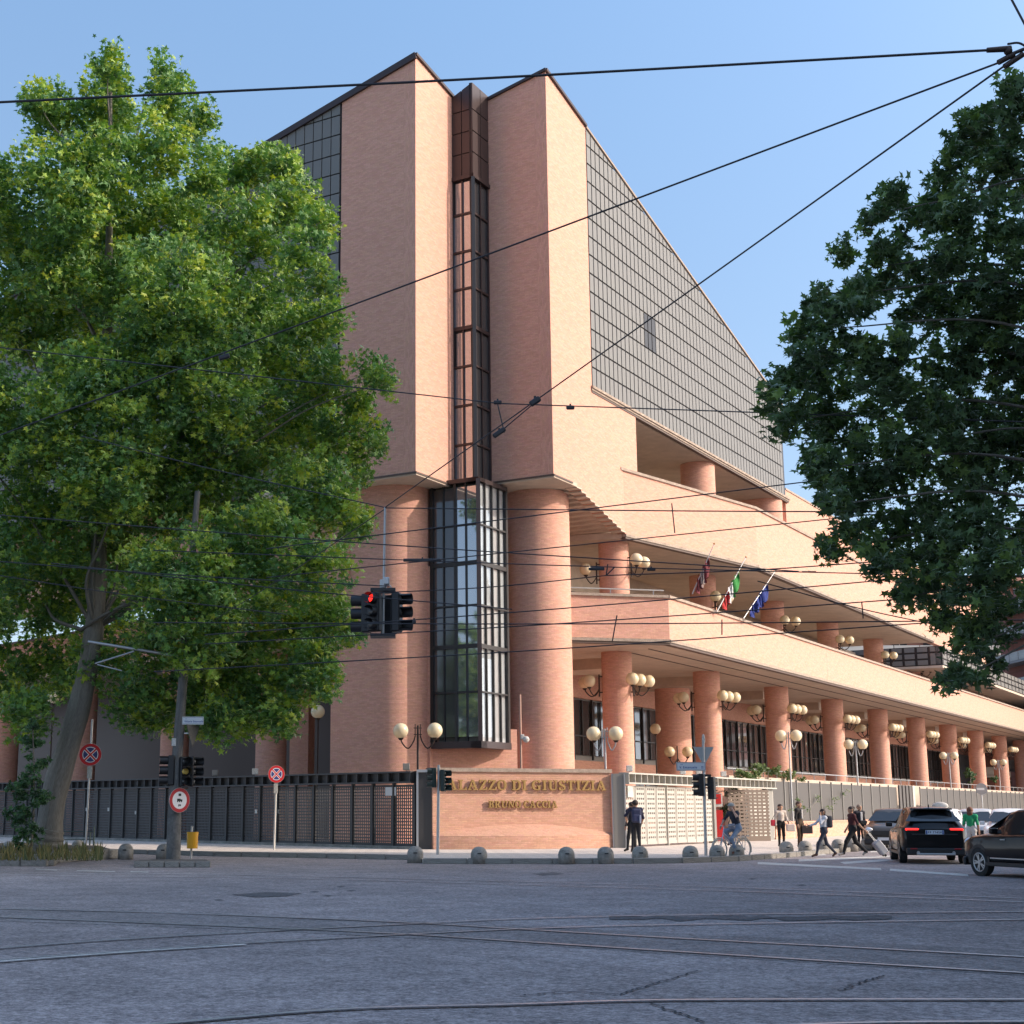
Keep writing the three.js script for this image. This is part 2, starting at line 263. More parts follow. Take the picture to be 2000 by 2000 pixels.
// plane helpers
const tr = (s, y) => add(A2, R, s, y);
const h2 = onPl(1066.5, 141, A2, R).y, sg = sOf(1156, 758), yG = yOf(1156, 758);
const h2R = (() => { const p = onPl(1144, 250, A2, R); return (p.y - h2) / along(p, A2, R); })();
const h2L = (() => { const p = onPl(961, 193, A2, L); return (p.y - h2) / along(p, A2, L); })();
const so = sOf(1241, 806), sD = 7.57, yF2 = onPl(1220, 1042, A2, R).y, y3 = onPl(1230, 926, A2, R).y;
const F0 = atZ(1308, 1249, 66), y1 = F0.y, y1t = onPl(1308, 1169, F0, R).y;
const K = onU(1480, yF2, F0, R), K0 = add(A2, R, sD, 0);
const sS0 = sOf(1117, 953);
const W2 = 5.6; // left face width of block 2
{ // block 2 ---------------------------------------------------------------
  const steps = []; const N = 12; // stepped underside falling to the terrace
  for (let i = 0; i < N; i++) { const s1 = sD - (sD - sS0) * i / N, s0 = sD - (sD - sS0) * (i + 1) / N, y = yF2 + (yb2 - yF2) * (i + 1) / N; steps.push([s1, y], [s0, y]); }
  const wall = [[0, yb2], [0, h2], [sg, h2 + h2R * sg], [sg, yG], [so, yG], [so, y3], [sD, y3], [sD, yF2], ...steps.slice(0, -1), [sS0, yb2]];
  obj('tower_wall', slab(A2, R, nR, wall, 0.6), M.brick, CH);
  obj('tower_wall', slab(A2, L, nL, [[0.6, yb2], [W2, yb2], [W2, h2 + h2L * W2], [0.6, h2 + h2L * 0.6]], 0.6), M.brick, CH);
  for (let i = 0; i < N; i++) { const s1 = sD - (sD - sS0) * i / N, s0 = sD - (sD - sS0) * (i + 1) / N, y = yF2 + (yb2 - yF2) * (i + 1) / N;
    obj('step_beam', [slab(add(A2, L, 0.61), R, nR, rect(s0 + 0.004, s1 - 0.004, y + 0.01, y + 0.3), 5.4), slab(A2, R, nR, rect(s0, s1 + 0.02, y - 0.07, y - 0.004), 0.6, 0.02)], M.plaster, CH); }
  obj('tower_soffit', slab(add(add(A2, L, -0.03), R, -0.03), R, nR, rect(0, sS0 + 0.5, yb2 - 0.16, yb2 - 0.004), W2), M.plaster, CH);
  obj('soffit_trim', [slab(A2, R, nR, rect(-0.06, sS0, yb2 - 0.10, yb2 - 0.02), 0.03, 0.07), slab(A2, L, nL, rect(-0.03, W2, yb2 - 0.10, yb2 - 0.02), 0.03, 0.07)], M.trim, CH);
  // roof sheet and edge capping
  const corner = (sr, sl, e = 0) => { const p = add(add(A2, R, sr), L, sl); p.y = h2 + h2R * sr + h2L * sl + e; return p; };
  const rp = [corner(-0.05, -0.05, 0.06), corner(sg, -0.05, 0.06), corner(sg, W2, 0.06), corner(-0.05, W2, 0.06)];
  const rg = new THREE.BufferGeometry(); rg.setAttribute('position', new THREE.Float32BufferAttribute([0, 1, 2, 0, 2, 3].flatMap((i) => rp[i].toArray()), 3)); rg.setAttribute('uv', new THREE.Float32BufferAttribute(12, 2)); rg.computeVertexNormals();
  obj('roof', [rg, bar(corner(-0.06, -0.06, 0.05), corner(sg, -0.06, 0.05), 0.12, 0.13), bar(corner(-0.06, -0.06, 0.05), corner(-0.06, W2, 0.05), 0.12, 0.13)], M.bronze, CH);
}
// block 1 -----------------------------------------------------------------
const h1 = onPl(811.6, 110, A1, R).y, wl1 = along(onU(665, 25, A1, L), A1, L);
const h1R = (() => { const p = onPl(879, 187, A1, R); return (p.y - h1) / along(p, A1, R); })(), h1L = (() => { const p = onPl(668, 195, A1, L); return (p.y - h1) / along(p, A1, L); })();
const D1 = 6.2;
{ obj('tower_wall', slab(A1, R, nR, [[0, yb1], [D1, yb1], [D1, h1 + h1R * D1], [0, h1]], 0.6), M.brick, CH);
  obj('tower_wall', slab(A1, L, nL, [[0.6, yb1], [wl1, yb1], [wl1, h1 + h1L * wl1], [0.6, h1 + h1L * 0.6]], 0.6), M.brick, CH);
  const corner = (sr, sl, e = 0) => { const p = add(add(A1, R, sr), L, sl); p.y = h1 + h1R * sr + h1L * sl + e; return p; };
  const rp = [corner(-0.05, -0.05, 0.06), corner(D1, -0.05, 0.06), corner(D1, wl1, 0.06), corner(-0.05, wl1, 0.06)];
  const rg = new THREE.BufferGeometry(); rg.setAttribute('position', new THREE.Float32BufferAttribute([0, 1, 2, 0, 2, 3].flatMap((i) => rp[i].toArray()), 3)); rg.setAttribute('uv', new THREE.Float32BufferAttribute(12, 2)); rg.computeVertexNormals();
  obj('roof', [rg, bar(corner(-0.06, -0.06, 0.05), corner(D1, -0.06, 0.05), 0.12, 0.13), bar(corner(-0.06, -0.06, -0.02), corner(-0.06, wl1 + 40, -0.02), 0.12, 0.3)], M.bronze, CH);
  obj('tower_soffit', slab(add(add(A1, L, -0.03), R, -0.03), R, nR, rect(0, D1, yb1 - 0.16, yb1 - 0.004), 5.2), M.plaster, CH);
  obj('soffit_trim', [slab(A1, R, nR, rect(-0.06, D1, yb1 - 0.10, yb1 - 0.02), 0.03, 0.07), slab(A1, L, nL, rect(-0.03, 4.2, yb1 - 0.10, yb1 - 0.02), 0.03, 0.07)], M.trim, CH);
  // the underside steps down again towards the left wing
  for (let i = 0; i < 9; i++) obj('step_beam', slab(A1, L, nL, rect(4.2 + i * 0.5, 4.7 + i * 0.5 - 0.004, yb1 - 0.16 - 0.13 * (i + 1), yb1 - 0.004 - 0.0 * i), 4.5, -0.012), M.plaster, CH);
}
// the two giant piers under the tower
const C2 = add(add(A2, R, 2.95), L, 2.27), C1 = add(add(A1, R, 2.41), L, 2.48);
obj('pier', column(C2.x, C2.z, 1.42, 0, yb2 - 0.15, 64), M.brick, CH);
{ const r = 1.5; // round nosed wall running off along the left wing
  const g = [column(C1.x, C1.z, r, 0, yb1 - 0.15, 64)];
  const w = along(onU(645, 4, add(C1, nL, r), L), C1, L); g.push(slab(add(C1, nL, r), L, nL, rect(0.02, w, 0, yb1 - 0.15), 2 * r));
  obj('pier', g, M.brick, CH); }
// bay window in the notch between the two blocks ----------------------------
{ const Ia = add(A1, R, 4.74), p = 1.55, q = 1.09, B = add(add(Ia, R, -p), L, -q);  // upper arris
  const yTop = onPl(929.5, 167, B, R).y, yClad = onPl(930, 343, B, R).y, yLow = onPl(932, 943, B, R).y;
  const slopeL = (onPl(884, 190, B, L).y - yTop) / along(onPl(884, 190, B, L), B, L), slopeR = (onPl(957, 192, B, R).y - yTop) / along(onPl(957, 192, B, R), B, R);
  const bay = obj('bay_window', [slab(B, L, nL, [[0.12, yClad], [q + 1.2, yClad], [q + 1.2, yTop + slopeL * (q + 1.2)], [0.12, yTop + slopeL * 0.12]], 0.1, -0.06), slab(B, R, nR, [[0.0, yClad], [p + 0.6, yClad], [p + 0.6, yTop + slopeR * (p + 0.6)], [0, yTop]], 0.1, -0.06)], M.frame, CH);
  const rows = 4, dy = (yTop - 0.0 - yClad) / 4.25;
  for (const [d, n, w, sl] of [[L, nL, q + 0.05, slopeL], [R, nR, p - 0.02, slopeR]]) for (let c = 0; c < 2; c++) for (let r = 0; r < rows; r++) {
    const s0 = w * c / 2 + 0.02, s1 = w * (c + 1) / 2 - 0.02, ya = yClad + r * dy + 0.03, last = r === rows - 1;
    obj('cladding_panel', slab(B, d, n, last ? [[s0, ya], [s1, ya], [s1, yTop + sl * s1], [s0, yTop + sl * s0]] : rect(s0, s1, ya, ya + dy - 0.05), 0.05, 0), M.bronze, bay); }
  obj('bay_sill', [slab(B, L, nL, rect(-0.06, q + 0.1, yClad - 0.18, yClad), 0.2, 0.05), slab(B, R, nR, rect(-0.05, p + 0.02, yClad - 0.18, yClad), 0.2, 0.05)], M.bronze, bay);
  // glazed shaft
  const vs = [350, 418, 491, 563, 641, 714, 790, 866, 940], ys = vs.map((v) => onPl(933, v, B, R).y);
  const shaft = obj('glazed_shaft', [slab(B, L, nL, rect(0.1, q + 0.6, yLow, yClad - 0.18), 0.06, -0.14), slab(B, R, nR, rect(0.1, p + 0.4, yLow, yClad - 0.18), 0.06, -0.14),
    bar(V(B.x, yLow, B.z), V(B.x, yClad - 0.18, B.z), 0.16)], M.frame, CH);
  for (const [d, n, w] of [[L, nL, q + 0.02], [R, nR, p - 0.05]]) for (let c = 0; c < 2; c++) for (let r = 0; r < 8; r++) {
    const thick = r === 0 || r === 4, mL = thick && d === L ? 0.14 : 0.06, s0 = 0.1 + (w - 0.1) * c / 2 + (c ? 0.04 : mL), s1 = 0.1 + (w - 0.1) * (c + 1) / 2 - (c ? mL : 0.04);
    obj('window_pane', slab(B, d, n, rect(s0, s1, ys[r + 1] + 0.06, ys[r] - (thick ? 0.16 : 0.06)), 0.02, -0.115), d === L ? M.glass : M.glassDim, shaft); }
  const bars = []; for (const [d, n, w] of [[L, nL, q + 0.02], [R, nR, p - 0.05]]) { for (let r = 1; r < 9; r++) bars.push(slab(B, d, n, rect(0.05, w, ys[r] - 0.05, ys[r] + (r === 4 ? 0.12 : 0.04)), 0.09, -0.04)); bars.push(slab(B, d, n, rect((w + 0.1) / 2 - 0.035, (w + 0.1) / 2 + 0.035, yLow, yClad - 0.18), 0.08, -0.05)); bars.push(slab(B, d, n, rect(w - 0.06, w + 0.03, yLow, yClad - 0.18), 0.12, -0.03)); }
  obj('mullion', bars, M.bronze, shaft);
  // wider lower bay
  const B2 = atZ(936, 1200, 61.0); B2.y = 0;
  const yB = onPl(938, 1447, B2, R).y, wL = along(onU(844, 8, B2, L), B2, L), wR = along(onU(993, 8, B2, R), B2, R);
  const low = obj('lower_bay', [bar(V(B2.x, yB, B2.z), V(B2.x, yLow, B2.z), 0.18), slab(B2, L, nL, rect(-0.1, wL, yB - 0.28, yB), 0.5, 0.1), slab(B2, R, nR, rect(-0.1, wR, yB - 0.28, yB), 0.5, 0.1), slab(B2, L, nL, rect(-0.05, wL, yLow - 0.1, yLow + 0.08), 0.6, 0.05), slab(B2, R, nR, rect(-0.05, wR, yLow - 0.1, yLow + 0.08), 0.6, 0.05)], M.bronze, CH);
  const lv = [945, 1022, 1097, 1180, 1260, 1350, 1440], ly = lv.map((v) => onPl(936, v, B2, R).y);
  const mul = [];
  for (const [d, n, w, cols] of [[L, nL, wL, 4], [R, nR, wR, 4]]) {
    const cw = (w - 0.1) / cols;
    for (let c = 0; c < cols; c++) for (let r = 0; r < 6; r++) {
      const s0 = 0.09 + cw * c + 0.03, s1 = 0.09 + cw * (c + 1) - 0.03;
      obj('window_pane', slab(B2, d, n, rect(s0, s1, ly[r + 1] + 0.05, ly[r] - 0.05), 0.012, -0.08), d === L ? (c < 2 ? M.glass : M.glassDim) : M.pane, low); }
    for (let c = 0; c <= cols; c++) mul.push(slab(B2, d, n, rect(0.09 + cw * c - (c === 2 && d === L ? 0.09 : 0.03), 0.09 + cw * c + 0.03, yB, yLow - 0.1), 0.1, -0.02));
    for (let r = 1; r < 6; r++) mul.push(slab(B2, d, n, rect(0.06, w, ly[r] - (r % 2 ? 0.035 : 0.09), ly[r] + (r % 2 ? 0.035 : 0.09)), 0.1, -0.012));
    mul.push(slab(B2, d, n, rect(w - 0.05, w + 0.12, yB, yLow), 0.3, 0.0));
  }
  obj('mullion', mul, M.frame, low);
  for (let k = 0; k < 4; k++) obj('curtain', slab(B2, R, nR, rect(0.1 + k * (wR - 0.1) / 4, 0.08 + (k + 1) * (wR - 0.1) / 4, yB, yLow - 0.1), 0.02, -0.14 - (k % 2) * 0.012), M.curtain, low);
  obj('window_backing', slab(B2, L, nL, rect(0.14, wL, yB, yLow - 0.1), 0.05, -0.4), M.blind, low);
  // brick infill under the bay, jamb beside it
  const a = add(C1, R, 0.3), b = add(C2, R, -0.2), dd = b.clone().sub(a).setY(0), len = dd.length(); dd.normalize(); const nn = V(-dd.z, 0, dd.x); if (nn.z < 0) nn.negate();
  obj('base_wall', slab(a, dd, nn, rect(0, len - 1.5, 0, yB + 0.6), 0.5, 1.15), M.brick, CH);
  obj('jamb', slab(add(B2, L, wL + 0.1), L, nL, rect(0, 0.62, 0, ly[2]), 0.5, 0.03), M.brick, CH);
}
// panelled screen on the right face -----------------------------------------
const scr = obj('panel_screen', (() => { const p = [[1144.5, 252], [1526, 792], [1536, 971], [1156.5, 760]].map(([u, v]) => { const q = onPl(u, v, A2, R); return [along(q, A2, R), q.y]; }); p[0][0] = p[3][0]; p[1][0] = p[2][0]; p[2][1] = p[3][1] = yG; return slab(A2, R, nR, p, 0.25, -0.06); })(), M.frame, CH);
const sEnd = sOf(1536, 971), hTop = (s) => { const a = onPl(1144.5, 252, A2, R), b = onPl(1526, 792, A2, R); const sa = along(a, A2, R), sb = along(b, A2, R); return a.y + (b.y - a.y) * (s - sa) / (sb - sa); };
{ const cw = 0.5, rh = 0.925, list = [];
  const gap = 0.045; const gs = sOf(1258, 670);
  for (let s = sg + 0.06, c = 0; s + cw < sEnd; s += cw, c++) for (let r = 0; r < 24; r++) {
    const y0 = yG + 0.12 + r * rh, yt0 = hTop(s + gap), yt1 = hTop(s + cw - gap); if (y0 + 0.08 > yt0) break;
    const ya = y0 + gap, yb = y0 + rh - gap; const grille = s > gs - 0.2 && s < gs + 1.2 && r >= 4 && r < 6;
    const poly = [[s + gap, ya], [s + cw - gap, ya]]; const e0 = Math.min(yb, yt0 - 0.04), e1 = Math.min(yb, yt1 - 0.04); if (e1 > ya) poly.push([s + cw - gap, e1]); poly.push([s + gap, e0]);
    list.push({ g: slab(A2, R, nR, poly, 0.05, 0), grille, c, r, near: s }); }
  list.sort((a, b) => a.near - b.near); const rest = [];
  list.forEach((p, i) => { const m = p.grille ? M.frame : M.panel; if (i < 300) obj(p.grille ? 'grille_panel' : 'panel', p.g, m, scr); else rest.push(p.g); });
  const rm = obj('panel_field', rest, M.panel, scr); rm.userData.kind = 'stuff';
  obj('screen_edge', [bar(tr(sg - 0.05, hTop(sg) + 0.1).addScaledVector(nR, 0.0), tr(sEnd + 0.05, hTop(sEnd) + 0.1), 0.12, 0.1), slab(A2, R, nR, rect(sg - 0.1, sEnd + 0.4, yG - 0.02, yG + 0.1), 0.3, 0.12), slab(A2, R, nR, rect(sg - 0.1, sEnd + 0.4, yG - 0.12, yG - 0.024), 0.25, 0.06)], M.cope, scr);
  obj('screen_drip', slab(A2, R, nR, rect(sg - 0.05, sEnd + 0.35, yG - 0.22, yG - 0.124), 0.2, 0.03), M.trim, scr);
}
// loggia under the screen
obj('loggia_ceiling', plate([tr(so - 0.3, 0), tr(sEnd + 0.6, 0), add(tr(sEnd + 0.6, 0), L, 9), add(tr(so - 0.3, 0), L, 9)].map((p) => p.addScaledVector(nR, -0.25)), yG - 0.2, yG - 0.06), M.plaster, CH);
obj('loggia_wall', slab(add(A2, L, 5.2), R, nR, rect(so - 2, sEnd + 4, y3 - 2, yG - 0.2), 0.3), M.plaster, CH);
obj('loggia_end_wall', slab(add(A2, R, so - 0.02), L, R.clone(), rect(0.62, 6, y3 - 1.5, yG - 0.06), 0.3, -0.01), M.plaster, CH);
{ const fr = [], P0 = add(A2, L, 1.6); for (let s = so; s < sEnd - 3; s += 2.0) { const p = obj('loggia_window', slab(P0, R, nR, rect(s + 0.06, s + 1.94, y3 - 0.8, y3 + 0.75), 0.04), M.glassDim, CH); fr.push(slab(P0, R, nR, rect(s - 0.06, s + 0.06, y3 - 0.8, y3 + 0.82), 0.12, 0.04)); } fr.push(slab(P0, R, nR, rect(so, sEnd - 3, y3 + 0.76, y3 + 0.86), 0.12, 0.05)); obj('loggia_frame', fr, M.frame, CH); }
{ const c = onU(1366, y3, add(A2, L, 1.15), R); obj('loggia_column', column(c.x, c.z, 0.95, y3 - 1.5, yG - 0.2, 40), M.brick, CH);
  const e = onU(1500, y3, add(A2, L, 1.05), R); obj('loggia_column', [column(e.x, e.z, 1.0, y3 - 3, yG - 0.2, 40), slab(add(e, nL, 1.0), L, nL, rect(0.02, 5, y3 - 3, yG - 0.2), 2)], M.brick, CH); }
// upper wall beyond the screen
{ const s0 = sEnd + 0.1, yT = onPl(1536, 956, A2, R).y; obj('upper_wall', slab(A2, R, nR, rect(s0, s0 + 62, yF2 + 1, yT), 0.5, -0.1), M.brick, CH); obj('upper_coping', slab(A2, R, nR, rect(s0, s0 + 62, yT, yT + 0.12), 0.6, -0.05), M.cope, CH); }
// upper terrace: splayed wall from the tower to K, then parallel to the street
const dD = K.clone().sub(K0).setY(0), lenD = dD.length(); dD.normalize(); const nD = V(-dD.z, 0, dD.x); if (nD.x < 0) nD.negate();
const sK = along(K, F0, R), sKend = along(onU(1823, yF2, F0, R), F0, R), sKchamf = along(onU(1806, y3, F0, R), F0, R);
{ const yP = y3;
  obj('upper_parapet', slab(K0, dD, nD, rect(0.0, lenD, yF2, yP), 0.4), M.brick, CH);
  obj('upper_parapet', slab(F0, R, nR, [[sK, yF2], [sKend, yF2], [sKend, yP - 2.0], [sKchamf, yP], [sK, yP]], 0.4), M.brick, CH);
  const cd = [slab(K0, dD, nD, rect(-0.3, lenD + 0.05, yP, yP + 0.13), 0.55, 0.09), slab(F0, R, nR, rect(sK + 0.03, sKchamf, yP, yP + 0.13), 0.55, 0.09)];
  obj('upper_coping', cd, M.cope, CH);
  obj('lower_edge_band', [slab(K0, dD, nD, rect(0, lenD + 0.02, yF2 - 0.14, yF2 - 0.004), 0.3, 0.07), slab(F0, R, nR, rect(sK + 0.02, sKend, yF2 - 0.14, yF2 - 0.004), 0.3, 0.07)], M.cope, CH);
  obj('lower_edge_trim', [slab(K0, dD, nD, rect(0, lenD, yF2 - 0.24, yF2 - 0.144), 0.3, 0.03), slab(F0, R, nR, rect(sK + 0.02, sKend, yF2 - 0.24, yF2 - 0.144), 0.3, 0.03)], M.trim, CH);
  const inn = (s) => add(add(A2, R, s), L, 9);
  obj('upper_soffit', plate([add(K0, nD, -0.2), add(K, nR, -0.2), add(add(F0, R, sKend), nR, -0.2), inn(sKend + 6), inn(sS0 + 4), add(add(A2, R, sD), L, 0.4)].map((p) => V(p.x, 0, p.z)), yF2 - 0.2, yF2 + 0.1), M.plaster, CH);
  obj('upper_return', slab(add(F0, R, sKend - 0.01), L, R.clone(), rect(0.42, 6, yF2 - 0.1, yP - 2), 0.4, 0), M.brick, CH);
}
// lower terrace: chamfer face beside the tower, then the long fascia
const cA = onU(1095, y1, F0, V(0.978, 0, -0.208)), dC = F0.clone().sub(cA).setY(0), lenC = dC.length(); dC.normalize(); const nC = V(-dC.z, 0, dC.x); if (nC.z < 0) nC.negate();
{ const E = 170;
  obj('terrace_fascia', slab(F0, R, nR, rect(0, E, y1, y1t), 0.4), M.brick, CH);
  obj('terrace_fascia', slab(cA, dC, nC, rect(0, lenC, y1, y1t), 0.4), M.brick, CH);
  obj('terrace_coping', [slab(F0, R, nR, rect(-0.05, E, y1t, y1t + 0.12), 0.6, 0.1), slab(cA, dC, nC, rect(0, lenC - 0.02, y1t, y1t + 0.12), 0.6, 0.1)], M.cope, CH);
  obj('terrace_edge_band', [slab(F0, R, nR, rect(-0.02, E, y1 - 0.14, y1 - 0.004), 0.35, 0.07), slab(cA, dC, nC, rect(0, lenC, y1 - 0.14, y1 - 0.004), 0.35, 0.07)], M.cope, CH);
  obj('terrace_edge_trim', [slab(F0, R, nR, rect(0, E, y1 - 0.25, y1 - 0.144), 0.3, 0.02), slab(cA, dC, nC, rect(0, lenC, y1 - 0.25, y1 - 0.144), 0.3, 0.02)], M.trim, CH);
  const q = (s, l) => add(add(F0, R, s), L, l); const ins = [add(cA, nC, -0.3), add(F0, nC, -0.3), q(E, 0.3), q(E, 16), q(-4, 16)];
  obj('terrace_soffit', plate(ins.map((p) => V(p.x, 0, p.z)), y1 - 0.22, y1 + 0.3), M.plaster, CH);
  for (const [l, s0] of [[1.5, 1.2], [2.9, 2.4]]) obj('soffit_joint', slab(add(F0, L, l), R, nR, rect(s0, E - 10, y1 - 0.25, y1 - 0.2), 0.06), M.trim, CH);
  // deep beams under the soffit
  for (let i = 0; i < 8; i++) obj('soffit_beam', slab(q(4 + i * 12, 5), L, nL, rect(0, 10, y1 - 0.75, y1 - 0.2), 2.6), M.plaster, CH);
  for (const u of [1444, 1617, 1790]) { const s = along(onU(u, y1, F0, R), F0, R); obj('movement_joint', slab(F0, R, nR, rect(s, s + 0.03, y1 + 0.02, y1t), 0.01, 0.003), M.cope, CH); }
  // railing on the chamfer
  const ra = add(cA, nC, -0.5, y1t + 0.42), rb = add(F0, nC, -0.5, y1t + 0.42); obj('terrace_rail', [bar(ra, rb, 0.05), ...[0.1, 0.5, 0.9].map((t) => bar(ra.clone().lerp(rb, t).setY(y1t), ra.clone().lerp(rb, t), 0.04))], M.galv, CH);
}
// gallery columns -------------------------------------------------------------
const GC0 = onU(1207, 6, V(0, 0, -69.5), V(1, 0, 0)); const gcol = [];
for (let i = 0; i < 11; i++) { const c = add(GC0, R, i * 12.0); gcol.push(c); obj('gallery_column', column(c.x, c.z, 0.72, 0, i < 7 ? yF2 - 0.2 : y1 - 0.2, 40), M.brick, CH); }
// inner walls of the gallery and of the upper loggia
{ const P = add(A2, L, 7.5), P2 = add(A2, L, 6.5);
  obj('inner_wall', slab(P, R, nR, rect(14, 130, 0, 4.2), 0.3), M.brick, CH); obj('inner_wall', slab(P, R, nR, rect(14, 130, 7.6, y1), 0.3), M.brick, CH);
  obj('inner_wall', slab(P, R, nR, rect(14, 130, 4.2, 7.6), 0.3, -0.25), M.blind, CH);
  for (let s = 15, k = 0; s < 112; s += 2.4, k++) { const w = obj('gallery_window', slab(P, R, nR, rect(s, s + 2.1, 4.5, 7.5), 0.05, -0.1), k % 3 ? M.glassDim : M.glass, CH); obj('window_frame', [slab(P, R, nR, rect(s - 0.1, s, 4.25, 7.58), 0.1, 0.01), slab(P, R, nR, rect(s + 1.0, s + 1.07, 4.5, 7.5), 0.08, 0), slab(P, R, nR, rect(s, s + 2.1, 5.5, 5.57), 0.08, -0.004)], M.frame, w);
    if (k < 22) { const w2 = obj('gallery_window', slab(P, R, nR, rect(s, s + 2.1, 1.2, 3.6), 0.05, 0.03), M.glassDim, CH); obj('window_frame', [slab(P, R, nR, rect(s - 0.12, s, 1.1, 3.7), 0.1, 0.06), slab(P, R, nR, rect(s + 0.7, s + 0.76, 1.2, 3.6), 0.08, 0.056), slab(P, R, nR, rect(s + 1.4, s + 1.46, 1.2, 3.6), 0.08, 0.056), slab(P, R, nR, rect(s, s + 2.1, 2.9, 2.97), 0.08, 0.05)], M.frame, w2); } }
  // ribbed screen next to the tower
  for (let k = 0; k < 18; k++) obj('rib', slab(P2, R, nR, rect(3 + k * 0.62, 3.34 + k * 0.62, 0, y1 - 0.2), 0.3, 0), M.brick, CH);
  obj('inner_wall', slab(P2, R, nR, rect(1, 15, 0, y1 - 0.2), 0.3, -0.5), M.brick, CH);
  const bc = onU(1318, 4, add(A2, L, 4.6), R); obj('gallery_column', column(bc.x, bc.z, 1.0, 0, y1 - 0.2, 40), M.brick, CH);
  // upper loggia glazing behind the second storey columns
  const P3 = add(A2, L, 4.2), fr = []; for (let s = 2; s < 78; s += 2.0) { obj('loggia_window', slab(P3, R, nR, rect(s + 0.05, s + 1.95, y1t - 0.5, yF2 - 2.2 + (s > 30 ? 1.4 : 0)), 0.04), s > 24 && s < 60 ? M.blind : M.doorGlass, CH); fr.push(slab(P3, R, nR, rect(s - 0.05, s + 0.05, y1t - 0.5, yF2 - 2.1 + (s > 30 ? 1.4 : 0)), 0.14, 0.05)); } fr.push(slab(P3, R, nR, rect(2, 32, yF2 - 2.2, yF2 - 2.08), 0.14, 0.06)); obj('loggia_frame', fr, M.frame, CH);
  obj('inner_wall', slab(P3, R, nR, rect(-1, 80, y1, yF2 - 0.2), 0.3, -0.6), M.plaster, CH);
  // tower base behind the gallery
  obj('inner_wall', slab(add(A2, R, 3.0), L, nL, rect(2.6, 9, 0, yb2 - 0.3), 0.4, -1.2), M.brick, CH);
}
// terrace floor edge (podium) behind the street fence
obj('podium_parapet', slab(add(A2, L, -1.6), R, nR, rect(16, 150, 0, 3.25), 0.3), M.plaster, CH);
obj('podium_rail', [bar(add(add(A2, L, -1.5), R, 16, 3.62), add(add(A2, L, -1.5), R, 110, 3.62), 0.05), ...Array.from({ length: 40 }, (_, i) => bar(add(add(A2, L, -1.5), R, 17 + i * 2.3, 3.25), add(add(A2, L, -1.5), R, 17 + i * 2.3, 3.6), 0.035))], M.galv, CH);
// small panelled pavilion beyond the upper terrace
{ const P = onU(1845, 10.6, add(A2, L, -2.0), R), yA = onPl(1845, 1382 - 20, P, L).y, ya = onPl(1847, 1301, P, R).y, yb = onPl(1846, 1264, P, R).y;
  const pv = obj('pavilion', [slab(P, L, nL, rect(0, 13, ya, yb), 0.4, -0.1), slab(P, R, nR, rect(0, 60, ya, yb), 0.4, -0.1)], M.frame, CH);
  const H = (yb - ya) / 3; for (let c = 0; c < 13; c++) for (let r = 0; r < 3; r++) { const tall = (c * 5 + r * 3) % 7 === 0; if (r && (c * 5 + (r - 1) * 3) % 7 === 0) continue; obj('panel', slab(P, L, nL, rect(c * 1.0 + 0.12, c + 0.9, ya + r * H + 0.08, ya + Math.min(3, r + (tall ? 2 : 1)) * H - 0.06), 0.1, 0), M.panel, pv); }
  for (let c = 0; c < 30; c++) for (let r = 0; r < 3; r++) obj('panel', slab(P, R, nR, rect(c * 1.9 + 0.2, c * 1.9 + 1.75, ya + r * H + 0.08, ya + (r + 1) * H - 0.06), 0.1, 0), M.panel, pv);
  obj('pavilion_soffit', plate([P, add(P, R, 60), add(add(P, R, 60), L, 8), add(add(P, R, 0), L, 13)].map((p) => V(p.x, 0, p.z)), ya - 0.2, ya - 0.004), M.plaster, pv);
  const W = add(P, L, 3); obj('pavilion_wall', [slab(W, R, nR, rect(0.5, 60, y1, ya - 0.2), 0.3)], M.brick, pv);
  for (let c = 0; c < 20; c++) obj('window_pane', slab(W, R, nR, rect(1 + c * 2.6, 3.2 + c * 2.6, y1 + 0.5, ya - 0.25), 0.05, 0.06), M.glass, pv);
  for (let c = 0; c < 5; c++) obj('window_pane', slab(add(P, R, 1.5), L, nL, rect(3.6 + c * 2.0, 5.2 + c * 2.0, y1, ya - 0.2), 0.05, 0), M.glass, pv);
}
